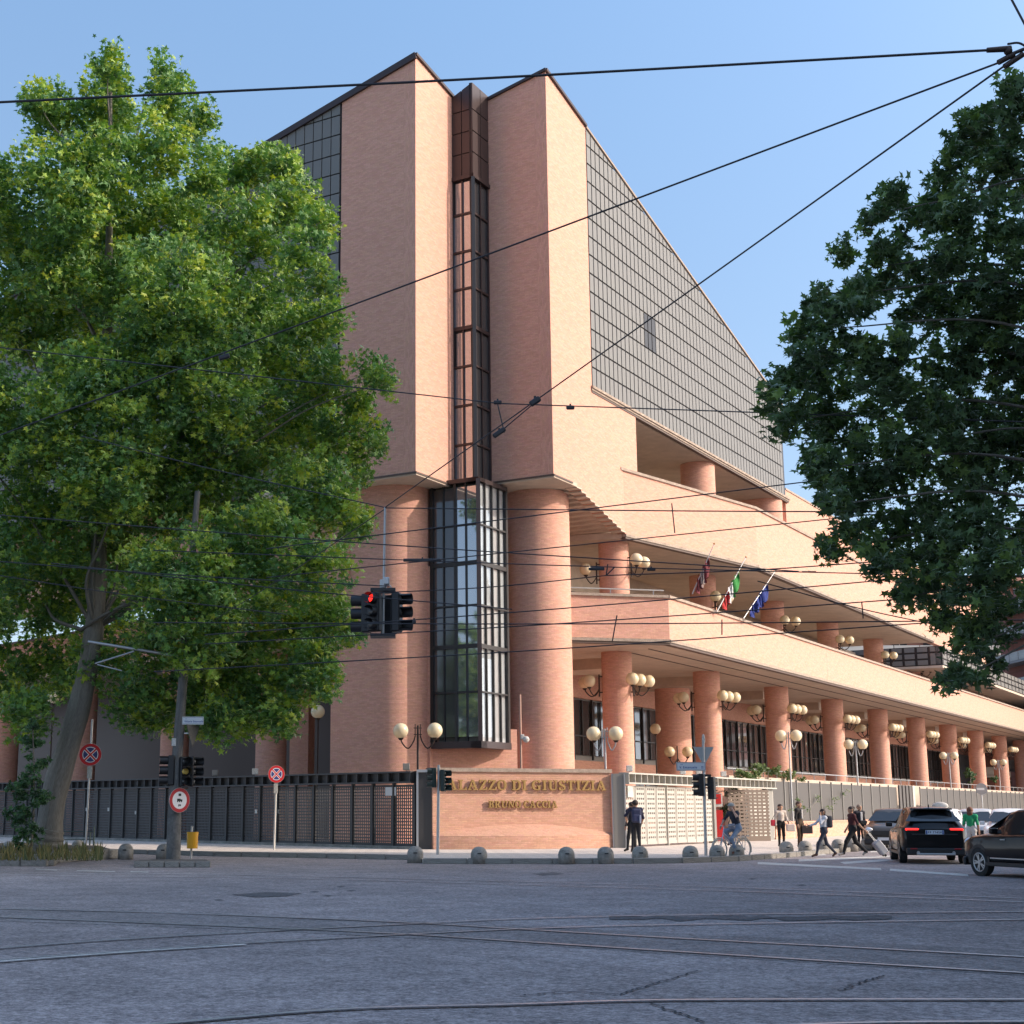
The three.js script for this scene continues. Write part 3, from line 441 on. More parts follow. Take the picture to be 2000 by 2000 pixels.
// left wing: dark panelled screen above, terrace and columns below ------------
{ const wl = wl1, roofY = (s) => h1 + h1L * s, E = wl + 46;
  const ls = obj('panel_screen', slab(A1, L, nL, [[wl + 0.02, yb1], [E, yb1 - 1], [E, roofY(E)], [wl + 0.02, roofY(wl)]], 0.3, -0.08), M.frame, CH);
  const rest = []; let n = 0; for (let s = wl + 0.1, c = 0; s + 0.5 < E; s += 0.5, c++) for (let r = 0; r < 22; r++) { const y0 = yb1 + 0.1 + r * 0.95; const t0 = roofY(s), t1 = roofY(s + 0.5); if (y0 + 0.1 > t1) break; const g = slab(A1, L, nL, [[s + 0.025, y0 + 0.03], [s + 0.475, y0 + 0.03], [s + 0.475, Math.min(y0 + 0.92, t1 - 0.05)], [s + 0.025, Math.min(y0 + 0.92, t0 - 0.05)]], 0.05, 0); if (c < 14 && y0 > 20 && n < 120) { obj('panel', g, M.panel, ls); n++; } else rest.push(g); }
  obj('panel_field', rest, M.panel, ls).userData.kind = 'stuff';
  // lower left wing runs parallel to the dark gate
  const wa = 42 * Math.PI / 180, WD = V(-Math.sin(wa), 0, -Math.cos(wa)), WN = V(-WD.z, 0, WD.x); if (WN.z < 0) WN.negate();
  const gp = atZ(809, 1660, 55.9), FL = add(V(gp.x, 0, gp.z), WN, -2.6), e0 = along(onU(672, 9, FL, WD), FL, WD), q = (d, l) => add(add(FL, WD, d), WN, -l);
  obj('terrace_fascia', slab(FL, WD, WN, rect(e0, 70, y1 + 0.1, y1t + 0.1), 0.4), M.brick, CH); obj('terrace_coping', slab(FL, WD, WN, rect(e0, 70, y1t + 0.1, y1t + 0.22), 0.6, 0.08), M.trim, CH);
  obj('terrace_soffit', slab(FL, WD, WN, rect(e0, 70, y1 - 0.2, y1 + 0.096), 10, -0.05), M.plaster, CH);
  for (const u of [529, 340, 160, 10]) { const c = onU(u, 4, add(FL, WN, -2.2), WD); obj('gallery_column', column(c.x, c.z, 0.74, 0, y1 - 0.2, 40), M.brick, CH); }
  obj('inner_wall', slab(add(FL, WN, -8), WD, WN, rect(2, 80, 0, y1 - 0.2), 0.3), M.bronze, CH); { const s = along(onU(582, 4, add(FL, WN, -5), WD), FL, WD); obj('inner_wall', slab(add(FL, WN, -5), WD, WN, rect(s - 0.8, s + 0.7, 0, y1 - 0.2), 0.4), M.brick, CH); }
  for (let k = 0; k < 6; k++) obj('door_glass', slab(add(FL, WN, -7.8), WD, WN, rect(4.3 + k * 2.0, 6.0 + k * 2.0, 1, 5), 0.05), M.doorGlass, CH);
  obj('upper_wall', slab(add(A1, nL, -0.8), L, nL, rect(wl, 60, y1t, yb1), 0.4), M.brick, CH);
}
// ------------------------------------------------------------------ sign wall with bronze letters
const font = await new FontLoader().loadAsync('fonts/droid/droid_serif_bold.typeface.json');
const fontSans = await new FontLoader().loadAsync('fonts/droid/droid_sans_bold.typeface.json');
const SW0 = atZ(845, 1660, 55.6), SW1 = atZ(1196, 1660, 57.8); SW0.y = SW1.y = 0;
{ const d = SW1.clone().sub(SW0), len = d.length(); d.normalize(); const n = V(-d.z, 0, d.x); if (n.z < 0) n.negate();
  const hT = 2.98, t = thing('sign_wall', 'orange brick wall with bronze letters between the two gates', 'wall', SW0);
  obj('wall', slab(SW0, d, n, rect(0, len, 0.1, hT), 0.45), M.brickSign, t);
  obj('coping', slab(SW0, d, n, rect(-0.04, len + 0.04, hT, hT + 0.14), 0.6, 0.08), M.cope, t);
  // curved battered plinth
  const N = 28, pos = [], uv = []; const P = (i, k) => { const s = len * i / N, b = 0.08 + 0.62 * Math.sin(Math.PI * Math.min(1, Math.max(0, (i / N - 0.02) / 0.96))) ** 0.8; const o = [[b, 0.1], [b, 0.62], [b - 0.05, 0.66], [0.004, 0.68 + (b - 0.05) * 0.55]][k]; return V(SW0.x + d.x * s + n.x * o[0], o[1], SW0.z + d.z * s + n.z * o[0]); };
  for (let i = 0; i < N; i++) for (let k = 0; k < 3; k++) { const a = P(i, k), b = P(i + 1, k), c = P(i + 1, k + 1), e = P(i, k + 1); for (const [p, ss] of [[a, i], [b, i + 1], [c, i + 1], [a, i], [c, i + 1], [e, i]]) { pos.push(p.x, p.y, p.z); uv.push(ss / N * len, p.y + (k === 2 ? p.distanceTo(a) * 0.5 : 0)); } }
  const g = new THREE.BufferGeometry(); g.setAttribute('position', new THREE.Float32BufferAttribute(pos, 3)); g.setAttribute('uv', new THREE.Float32BufferAttribute(uv, 2)); g.computeVertexNormals(); obj('plinth', g, M.brickSign, t);
  function line(text, u0, u1, vTop, vBot) {
    const a = onPl(u0, vBot, SW0, d), b = onPl(u1, vBot, SW0, d), h = onPl(u0, vTop, SW0, d).y - a.y, w = along(b, SW0, d) - along(a, SW0, d), cap = h; let x = 0; const items = [];
    for (const ch of text) { if (ch === ' ') { x += cap * 0.42; continue; } const lg = new TextGeometry(ch, { font, size: cap, depth: 0.07, curveSegments: 4, bevelEnabled: true, bevelThickness: 0.008, bevelSize: 0.006, bevelSegments: 1 }); lg.computeBoundingBox(); const bb = lg.boundingBox; items.push([lg, x - bb.min.x]); x += bb.max.x - bb.min.x + cap * 0.1; }
    const sc = w / x; for (const [lg, ox] of items) { lg.translate(ox, 0, 0).scale(sc, 1, 1); obj('letter', basis(lg, d.clone(), UP.clone(), n.clone(), V(a.x + n.x * 0.06, a.y, a.z + n.z * 0.06)), M.gold, t); }
  }
  line('PALAZZO DI GIUSTIZIA', 852, 1183, 1523, 1542.5); line('BRUNO CACCIA', 952, 1088, 1564, 1577.5);
}
// ------------------------------------------------------------------ perimeter gates
const FP0 = atZ(809, 1660, 55.9); FP0.y = 0; const FA = 42 * Math.PI / 180, FD = V(-Math.sin(FA), 0, -Math.cos(FA)), FN = V(-FD.z, 0, FD.x); if (FN.z < 0) FN.negate();
function latticeGeo(O, d, n, s0, s1, y0, y1, nx, ny, bw, off) { // paired bars leaving small square holes
  const out = []; const W = s1 - s0, Hh = y1 - y0;
  for (let i = 0; i < nx; i++) { const s = s0 + W * (i + 0.5) / nx; out.push(slab(O, d, n, rect(s - bw, s + bw, y0, y1), 0.02, off)); }
  for (let j = 0; j < ny; j++) { const y = y0 + Hh * (j + 0.5) / ny; out.push(slab(O, d, n, rect(s0, s1, y - bw, y + bw), 0.02, off + 0.004)); }
  return out;
}
function gateRun(name, label, O, d, n, len, pw, Hh, mFrame, mLattice, style, postEvery, skip = () => false) {
  const t = thing(name, label, 'gate', V(O.x, 0, O.z)); const yb = KH;
  // top beam: two flanges and ribs, each rib a plate
  obj('top_beam', [slab(O, d, n, rect(0, len, Hh - 0.06, Hh), 0.42, 0.2), slab(O, d, n, rect(0, len, Hh - 0.44, Hh - 0.38), 0.42, 0.2), slab(O, d, n, rect(0, len, Hh - 0.38, Hh - 0.06), 0.03, style === 'dark' ? 0.02 : -0.1)], mFrame, t);
  const rib = []; for (let s = 0.02, k = 0; s < len; s += 0.62, k++) obj('rib', slab(O, d, n, rect(s, s + 0.04, Hh - 0.38, Hh - 0.06), 0.36, 0.19), mFrame, t);
  for (let s = 0, k = 0; s + pw * 0.6 < len; s += pw, k++) {
    if (skip(k)) continue; const w = Math.min(pw, len - s) - 0.06, y0 = yb + 0.08, y1 = Hh - 0.5;
    const pn = obj('panel_frame', [slab(O, d, n, rect(s, s + 0.07, y0, y1), 0.06), slab(O, d, n, rect(s + w - 0.07, s + w, y0, y1), 0.06), slab(O, d, n, rect(s + 0.07, s + w - 0.07, y0, y0 + 0.12), 0.06), slab(O, d, n, rect(s + 0.07, s + w - 0.07, y1 - 0.08, y1), 0.06)], mFrame, t);
    if (style === 'dark') obj('lattice', latticeGeo(O, d, n, s + 0.07, s + w - 0.07, y0 + 0.12, y1 - 0.08, 9, 17, 0.022, -0.02), mLattice, pn);
    else { const g = []; const a = s + 0.08, b = s + w - 0.08, rows = 11, rh = (y1 - y0 - 0.2) / rows; for (let r = 0; r < rows; r++) { const yy = y0 + 0.12 + r * rh; g.push(slab(O, d, n, rect(a, b, yy, yy + rh * 0.58), 0.03, -0.015)); for (let c = 0; c <= 4; c++) { const x = a + (b - a) * c / 4.4; g.push(slab(O, d, n, rect(x, x + 0.085, yy + rh * 0.58, yy + rh), 0.03, -0.018)); } } obj('lattice', g, mLattice, pn); }
    if (k % postEvery === 0) obj('post', slab(O, d, n, rect(s - 0.10, s - 0.03, 0.02, Hh - 0.44), 0.16, 0.06), mFrame, t);
  }
  return t;
}
{ const len = 46; const t = gateRun('gate', 'long dark metal gate with square lattice panels beside the plane tree', FP0, FD, FN, len, 1.22, 3.0, M.fence, M.fenceB, 'dark', 1);
  for (const [s, y] of [[26.5, 1.35], [24.1, 1.5], [22, 1.5], [19.5, 1.35], [9.9, 1.42], [8.4, 1.42]]) obj('notice', slab(FP0, FD, FN, rect(s, s + 0.16, y, y + 0.16), 0.01, 0.03), M.white, t);
  obj('notice_board', slab(FP0, FD, FN, rect(1.0, 1.62, 2.1, 2.42), 0.02, 0.03), M.galv, t);
  // low step under the gate
  obj('base_step', slab(FP0, FD, FN, rect(-0.2, len, 0.05, KH + 0.1), 0.5, 0.25), M.kerb, t);
  for (const [s, b] of [[0.5, 0], [10.2, 1], [13.2, 0]]) tag(obj('fence_top_box', [rbox(0.26, 0.26, 0.2, 0.02, ...add(FP0, FD, s, 3.17).addScaledVector(FN, -0.05).toArray()), cyl(0.02, 0.02, 0.1, ...add(FP0, FD, s, 2.98).addScaledVector(FN, -0.05).toArray())], b ? M.white : M.gateGrey), b ? 'white box fixed on top of the dark gate beam' : 'small grey box standing on top of the dark gate beam', 'box', 'boxes on the dark gate beam');
}
// corner pillars either side of the sign wall
{ const p = thing('gate_pillar', 'dark grey steel gate pillar beside the lettered brick wall, by the dark gate', 'pillar', V(FP0.x + 0.4, 0, FP0.z + 0.05));
  const b = add(FP0, V(1, 0, -0.05), 0.42); obj('shaft', [box(0.62, 2.9, 0.1, b.x, 1.5, b.z + 0.2), box(0.1, 2.9, 0.5, b.x - 0.26, 1.5, b.z - 0.1), box(0.1, 2.9, 0.5, b.x + 0.26, 1.5, b.z - 0.1)], M.fence, p); obj('cap', box(0.66, 0.1, 0.7, b.x, 3.0, b.z), M.galv, p); obj('flange', box(0.08, 2.9, 0.04, b.x - 0.3, 1.5, b.z + 0.28), M.galv, p);
  const q = thing('gate_pillar', 'grey concrete gate pillar beside the lettered brick wall, by the pale gate', 'pillar', V(G0.x - 0.35, 0, G0.z)); obj('shaft', box(0.42, 2.9, 0.4, G0.x - 0.28, 1.5, G0.z + 0.1), M.gateGrey, q); obj('flange', [box(0.05, 2.9, 0.06, G0.x - 0.52, 1.5, G0.z + 0.26), box(0.05, 2.9, 0.06, G0.x - 0.04, 1.5, G0.z + 0.33)], M.galv, q); }
const gate2L = along(onU(1512, 1.5, G0, R), G0, R);
{ const t = gateRun('gate', 'pale lattice metal gate in sunlight with a slatted top beam', G0, R, nR, gate2L, 1.08, 3.0, M.gate, M.gate, 'light', 4, (k) => k >= 9 && k <= 12);
  const s = along(onU(1462, 1.5, G0, R), G0, R); // inner brown leaf standing open
  const O = add(add(G0, R, s - 1.4), L, 0.5); obj('open_leaf', [latticeGeo(O, V(0.9, 0, -0.43).normalize(), V(0.43, 0, 0.9).normalize(), 0, 2.4, KH + 0.1, 2.5, 9, 14, 0.05, 0), slab(O, V(0.9, 0, -0.43).normalize(), V(0.43, 0, 0.9).normalize(), rect(0, 2.4, KH, KH + 0.14), 0.05, 0.01)], mat(0.15, 0.11, 0.085, 0.7), t);
  obj('post', [slab(G0, R, nR, rect(gate2L - 0.9, gate2L - 0.2, 0.1, 2.6), 0.3, 0.02)], M.gateGrey, t); obj('post', slab(G0, R, nR, rect(9.6, 9.85, 0.1, 2.6), 0.3, 0.08), M.gateGrey, t);
  obj('notice', slab(G0, R, nR, rect(0.2, 0.75, 2.05, 2.5), 0.02, 0.05), M.white, t);
  const rs = thing('fire_notice', 'red and white notice on a red panel beside the open gate leaf', 'notice', V(0, 0, 0)); const ro = add(add(G0, R, 10.6), L, 0.4); rs.position.set(ro.x, 0, ro.z);
  obj('red_panel', slab(ro, V(1, 0, 0), V(0, 0, 1), rect(0, 0.5, 0.2, 1.55), 0.05), M.red, rs); obj('board', slab(ro, V(1, 0, 0), V(0, 0, 1), rect(0.02, 0.5, 1.7, 2.3), 0.03), M.white, rs); obj('red_plate', slab(ro, V(1, 0, 0), V(0, 0, 1), rect(0.08, 0.44, 1.82, 2.26), 0.01, 0.02), M.red, rs);
  for (const s2 of [0.55, 6.2, 8.1, 11.2]) tag(obj('gate_top_box', [rbox(0.24, 0.24, 0.2, 0.02, ...add(G0, R, s2, 3.16).toArray()), cyl(0.02, 0.02, 0.1, ...add(G0, R, s2, 2.98).toArray())], M.white), 'small white box standing on the pale gate beam', 'box', 'boxes on the pale gate beam');
}
{ // street fence: brick plinth and grey sheets
  const O = add(G0, R, gate2L + 0.1), E = 130, t = thing('street_fence', 'grey sheet metal fence on a low brick wall along the side street', 'fence', V(O.x, 0, O.z));
  obj('plinth', slab(O, R, nR, rect(0, E, 0.05, 0.9), 0.4), M.brickSign, t); obj('plinth_cap', slab(O, R, nR, rect(0, E, 0.9, 0.99), 0.46, 0.03), M.brickSign, t);
  for (let i = 0; i < 60; i++) { const s = i * 2.1; if (s > 25 && s < 30) continue; obj('sheet', slab(O, R, nR, rect(s + 0.04, s + 2.06, 1.0, 2.96), 0.04, -0.15), M.sheet, t); obj('post', slab(O, R, nR, rect(s - 0.04, s + 0.04, 0.99, 3.06), 0.08, -0.1), M.gateGrey, t); }
  for (let i = 0; i < 5; i++) obj('gate_slat', slab(O, R, nR, rect(25.2 + i * 0.9, 25.75 + i * 0.9, 0.2, 3.1), 0.1, 0.02), i === 4 ? M.gate : M.sheet, t);
}
// ------------------------------------------------------------------ globe lamps
const globeGeo = new THREE.SphereGeometry(0.3, 24, 18);
function globe(parent, p) { const m = new THREE.Mesh(globeGeo, M.globe); m.name = 'globe'; m.position.copy(p).sub(parent.position); parent.add(m); const c = obj('globe_cup', cyl(0.06, 0.13, 0.1, p.x, p.y - 0.36, p.z, 12), M.iron, parent); }
function uArm(base, p) { const lo = Math.min(base.y, p.y - 0.35) - 0.28; const m = base.clone().lerp(p, 0.5).setY(lo - 0.05); return tube([base, base.clone().lerp(p, 0.12).setY((base.y + lo) / 2), m, base.clone().lerp(p, 0.9).setY((p.y - 0.35 + lo) / 2 + 0.02), V(p.x, p.y - 0.32, p.z)], 0.028, 20, 6); }
function lampPost(u, v, Z, label, du = 0.72, m = M.iron) {
  const c = atZ(u, v, Z), t = thing('lamp_post', label, 'street lamp', V(c.x, 0, c.z), 'twin globe lamp posts along the fence');
  obj('pole', [cyl(0.055, 0.04, c.y + 0.15, c.x, 0.05, c.z, 12), cyl(0.022, 0.022, 0.5, c.x - 0.1, c.y - 0.25, c.z, 6), cyl(0.022, 0.022, 0.5, c.x + 0.1, c.y - 0.25, c.z, 6), bar(V(c.x - 0.16, c.y + 0.1, c.z), V(c.x + 0.16, c.y + 0.1, c.z), 0.03), bar(V(c.x - 0.16, c.y - 0.15, c.z), V(c.x + 0.16, c.y - 0.15, c.z), 0.03)], m, t);
  for (const s of [-1, 1]) { const p = V(c.x + s * du, c.y, c.z + s * 0.12); obj('arm', uArm(V(c.x + s * 0.1, c.y - 0.2, c.z), p), m, t); globe(t, p); }
}
lampPost(816, 1427, 57.2, 'twin globe lamp post behind the dark gate corner, before the bay window', 0.66);
lampPost(1181, 1433, 60.5, 'twin globe lamp post behind the lettered brick wall', 0.44, M.galv);
lampPost(1540, 1437, 76, 'twin globe lamp post behind the fence by the leafy terrace shrub', 0.36, M.galv); lampPost(1671, 1454, 88, 'twin globe lamp post behind the fence before the white gap', 0.38, M.galv);
lampPost(1853, 1476, 116, 'far twin globe lamp post behind the street fence', 0.4, M.galv); lampPost(1950, 1489, 138, 'farthest twin globe lamp post behind the street fence', 0.42, M.galv);
const ORD = ['nearest the brick tower', 'second from the brick tower', 'third from the brick tower', 'fourth from the brick tower', 'fifth from the brick tower', 'sixth from the brick tower', 'seventh from the brick tower', 'eighth from the brick tower', 'ninth from the brick tower'];
function wallLamp(c, r, ang, y, label, spread, reach, group, offs) { // bracket on a column at angle ang (0 = +x, towards +z positive)
  const d = V(Math.cos(ang), 0, Math.sin(ang)), s = V(-d.z, 0, d.x), b = add(c, d, r, y), t = thing('column_lamp', label, 'wall lamp', b.clone(), group);
  const rodTop = b.clone().addScaledVector(d, 0.16); obj('bracket', [bar(b, rodTop, 0.05), bar(b.clone().setY(y - 0.75), rodTop.clone().setY(y - 0.75), 0.05), rod(rodTop.clone().setY(y + 0.1), rodTop.clone().setY(y - 0.95), 0.035)], M.iron, t);
  for (const o of offs) { const p = b.clone().addScaledVector(d, reach).addScaledVector(s, o).setY(y - 0.25); obj('arm', uArm(rodTop.clone().setY(y - 0.55), p), M.iron, t); globe(t, p); }
}
const yLamp = onU(1207, 7.55, GC0, R).y;
for (let i = 0; i < 9; i++) {
  wallLamp(gcol[i], 0.72, Math.PI - 0.15, 7.75, 'twin globe lamp on the tower side of the gallery column ' + ORD[i], 0.4, 0.75, 'globe lamps on the gallery columns', [-0.38, 0.42]);
  wallLamp(gcol[i], 0.72, 0.62, 7.75, 'triple globe lamp on the street side of the gallery column ' + ORD[i], 0.4, 0.72, 'globe lamps on the gallery columns', [-0.42, 0.5, 1.25]);
}
for (let i = 0; i < 6; i++) wallLamp(gcol[i], 0.72, i === 0 ? Math.PI - 0.2 : 1.0, yF2 - 1.25, 'globe lamp on the upper part of the gallery column ' + ORD[i], 0.4, 0.7, 'globe lamps above the terrace', i === 0 ? [0] : [-0.5, 0.45]);
wallLamp(gcol[0], 0.72, 0.5, yF2 - 0.95, 'twin globe lamp under the stepped soffit on the column nearest the tower', 0.4, 0.7, 'globe lamps above the terrace', [-0.3, 0.75]);
{ const bc = onU(1318, 4, add(A2, L, 4.6), R); wallLamp(bc, 1.0, 1.6, 5.0, 'twin globe lamp on the thick shaded pier inside the gallery', 0.4, 0.6, 'globe lamps inside the gallery', [-0.5, 0.5]); }
{ const p = onU(1281, 5, add(A2, L, 4.5), R).setY(onPl(1281, 1424, add(A2, L, 4.5), R).y), t = thing('inner_globe_lamp', 'single globe lamp on a thin stem before the ribbed screen', 'street lamp', V(p.x, 0, p.z)); obj('pole', cyl(0.04, 0.04, p.y - 0.3, p.x, 0, p.z, 8), M.iron, t); globe(t, p);
  const q = onPl(621, 1390, add(A1, nL, -1), L), t2 = thing('inner_globe_lamp', 'single globe lamp in the dark opening beside the round pier', 'street lamp', V(q.x, 0, q.z)); obj('pole', cyl(0.04, 0.04, q.y - 0.3, q.x, 0, q.z, 8), M.iron, t2); globe(t2, q);
  const w = onPl(104, 1362, add(A1, nL, 0.4), L), t3 = thing('inner_globe_lamp', 'globe lamp hidden among the plane tree leaves by the left wing', 'street lamp', V(w.x, 0, w.z)); obj('pole', cyl(0.04, 0.04, w.y - 0.3, w.x, 0, w.z, 8), M.iron, t3); globe(t3, w); }
// camera on a pole
{ const c = atZ(1018, 1505, 58.2), yt = onPl(1018, 1357, c, R).y, t = thing('camera_pole', 'thin pole with a white security camera behind the lettered wall', 'camera', V(c.x, 0, c.z)); obj('pole', cyl(0.05, 0.04, yt, c.x, 0, c.z, 10), mat(0.45, 0.27, 0.2, 0.6), t); const y = onPl(1018, 1442, c, R).y; obj('camera_head', [rbox(0.14, 0.2, 0.14, 0.03, c.x + 0.06, y + 0.05, c.z + 0.1), sph(0.13, c.x + 0.2, y - 0.05, c.z + 0.14, 12)], M.white, t); }
// ------------------------------------------------------------------ bollards
{ const prof = [[0.001, 0], [0.245, 0], [0.245, 0.26], [0.235, 0.33], [0.2, 0.41], [0.14, 0.465], [0.07, 0.49], [0.001, 0.497]].map(([x, y]) => new THREE.Vector2(x, y)), g = new THREE.LatheGeometry(prof, 28);
  const P = [[811, 1685, 0], [935, 1686.5, 0], [1105, 1687, 0], [1181, 1686.5, 0], [1248, 1685, 0], [1346, 1683.5, 0], [1398, 1682, 0], [1436, 1680, 0], [1533, 1671.5, 0], [1570, 1669.5, 0], [1604, 1666.5, 0], [1634, 1665, 0], [1660, 1663, 0], [1690, 1661, 0], [248, 1678, 0], [322, 1678.5, 0], [20, 1671, 0], [155, 1668, 0]];
  P.forEach(([u, v], i) => { const p = G(u, v), m = new THREE.Mesh(g, M.concrete); m.name = numbered('bollard'); m.position.set(p.x, 0.004, p.z + 0.25); m.rotation.y = i * 1.7; scene.add(m); tag(m, 'grey concrete dome bollard standing along the kerb', 'bollard', 'concrete bollards along the kerb');
    const s = obj('slot', rbox(0.12, 0.035, 0.03, 0.01, 0, 0.3, 0.238), M.black, m, true); s.rotation.y = -m.rotation.y; }); }
// ------------------------------------------------------------------ traffic signals and signs
function signalHead(parent, p, ang, lit, scale = 1, m = M.black, n = 3) { // faces direction ang
  const o = new THREE.Group(); o.name = 'signal_head'; o.position.copy(p).sub(parent.position); o.rotation.y = ang; o.scale.setScalar(scale); parent.add(o); // local front = +z
  const H = 0.3 * n; const hs = new THREE.Mesh(merge([rbox(0.3, H, 0.2, 0.04, 0, 0, 0)]), m); hs.name = 'housing'; o.add(hs);
  for (let i = 0; i < n; i++) { const y = H / 2 - 0.15 - i * 0.3; const l = new THREE.Mesh(new THREE.SphereGeometry(0.105, 18, 8, 0, Math.PI * 2, 0, Math.PI / 2).rotateX(Math.PI / 2).scale(1, 1, 0.35).translate(0, y, 0.1), lit === i ? (i === 0 ? M.redLamp : M.amber) : M.lens); l.name = 'lens'; o.add(l);
    const vz = new THREE.Mesh(new THREE.CylinderGeometry(0.125, 0.125, 0.26, 18, 1, true, Math.PI * 0.72, Math.PI * 1.56).rotateX(Math.PI / 2).rotateZ(Math.PI).translate(0, y, 0.22), m); vz.name = 'visor'; o.add(vz); }
  return o;
}
{ const top = atZ(752, 991, 29), bot = atZ(748, 1240, 29); const t = thing('hanging_traffic_light', 'black four way traffic light hanging from wires, red lamp lit', 'traffic light', V(bot.x, bot.y, bot.z));
  obj('rod', [rod(top, V(bot.x, bot.y + 0.0, bot.z), 0.022, 0.026), cyl(0.07, 0.07, 0.16, bot.x, bot.y + 0.95, bot.z, 12)], M.galv, t); const c = V(bot.x, bot.y + 0.44, bot.z);
  obj('cable_box', [rbox(0.14, 0.16, 0.14, 0.03, bot.x + 0.06, bot.y + 1.08, bot.z), tube([V(bot.x + 0.1, bot.y + 1.02, bot.z), V(bot.x + 0.16, bot.y + 0.96, bot.z), V(bot.x + 0.06, bot.y + 0.88, bot.z)], 0.012, 10, 5)], M.galv, t);
  for (const [a, dx, dz, lit] of [[-0.42, -0.18, 0.16, 0], [1.25, 0.3, 0.08, -1], [-1.75, -0.36, -0.1, -1], [2.7, 0.1, -0.3, -1]]) signalHead(t, V(c.x + dx * 0.93, c.y, c.z + dz * 0.93), a, lit, 0.87); 
  obj('back_plate', [box(0.5, 0.06, 0.4, c.x, c.y + 0.45, c.z), box(0.5, 0.06, 0.4, c.x, c.y - 0.46, c.z)], M.black, t); }
function canvasTex(w, h, fn) { const c = document.createElement('canvas'); c.width = w; c.height = h; const x = c.getContext('2d'); fn(x, w, h); const t = new THREE.CanvasTexture(c); t.colorSpace = THREE.SRGBColorSpace; return t; }
const noStopTex = canvasTex(256, 256, (x) => { x.fillStyle = '#b5121b'; x.fillRect(0, 0, 256, 256); x.fillStyle = '#26356f'; x.beginPath(); x.arc(128, 128, 96, 0, 7); x.fill(); x.strokeStyle = '#b5121b'; x.lineWidth = 22; for (const s of [1, -1]) { x.beginPath(); x.moveTo(128 - 90, 128 - 90 * s); x.lineTo(128 + 90, 128 + 90 * s); x.stroke(); } x.strokeStyle = '#e9e4e4'; x.lineWidth = 7; for (const k of [0, 1, 2, 3]) { x.save(); x.translate(128, 128); x.rotate(k * Math.PI / 2); x.beginPath(); x.moveTo(-52, -70); x.lineTo(0, -18); x.lineTo(52, -70); x.arc(0, 0, 87, -0.9, -2.24, true); x.stroke(); x.restore(); } });
const noLorryTex = canvasTex(256, 256, (x) => { x.fillStyle = '#b8202a'; x.fillRect(0, 0, 256, 256); x.fillStyle = '#ece6e2'; x.beginPath(); x.arc(128, 128, 92, 0, 7); x.fill(); x.fillStyle = '#1c1c1c'; x.fillRect(112, 58, 34, 26); x.fillRect(96, 112, 44, 26); x.fillRect(140, 120, 22, 18); for (const u of [104, 128, 152]) { x.beginPath(); x.arc(u, 141, 8, 0, 7); x.fill(); } x.fillRect(112, 172, 34, 14); x.beginPath(); x.arc(120, 190, 6, 0, 7); x.arc(142, 186, 6, 0, 7); x.fill(); });
function discSign(parent, p, r, ang, tx) { const o = new THREE.Group(); o.name = 'sign_disc'; o.position.copy(p).sub(parent.position); o.rotation.y = ang; parent.add(o); const g = new THREE.CircleGeometry(r, 40).translate(0, 0, 0.012); const f = new THREE.Mesh(g, new THREE.MeshStandardMaterial({ map: tx, roughness: 0.5 })); f.name = 'sign_face'; o.add(f); const b = new THREE.Mesh(new THREE.CylinderGeometry(r + 0.008, r + 0.008, 0.02, 40).rotateX(Math.PI / 2), M.galv); b.name = 'sign_back'; o.add(b); }
{ const a = G(166, 1672), t = thing('no_stopping_sign', 'no stopping sign on a pole beside the leaning tree trunk', 'sign', V(a.x, 0, a.z)); const top = onPl(178, 1436, a, V(1, 0, 0)); obj('pole', rod(a, V(top.x + 0.02, top.y + 0.55, top.z), 0.035), M.galv, t); const p = onPl(177, 1474, a, V(1, 0, 0)); p.z += 0.05; discSign(t, p, 0.38, 0.25, noStopTex); obj('plate', box(0.17, 0.42, 0.02, p.x, p.y - 0.62, p.z), M.white, t);
  const b = G(535, 1667), s = thing('no_stopping_sign', 'no stopping sign on a white pole in front of the dark gate', 'sign', V(b.x, 0, b.z)); obj('pole', rod(b, onPl(539, 1540, b, V(1, 0, 0)), 0.038), M.white, s); const q = onPl(540, 1512, b, V(1, 0, 0)); q.z += 0.05; discSign(s, q, 0.31, 0.35, noStopTex); obj('plate', box(0.15, 0.36, 0.02, q.x - 0.01, q.y - 0.52, q.z), M.white, s); }
const nameTex = (a, b) => canvasTex(512, 128, (x) => { x.fillStyle = '#c9cdd2'; x.fillRect(0, 0, 512, 128); x.strokeStyle = '#8d949c'; x.lineWidth = 8; x.strokeRect(4, 4, 504, 120); x.fillStyle = '#1d3f7d'; x.font = 'bold 54px sans-serif'; x.fillText(a, 46, 100); x.font = 'bold 20px sans-serif'; x.fillText('corso', 60, 36); x.font = 'bold 54px sans-serif'; x.fillText(b, 440, 100); });
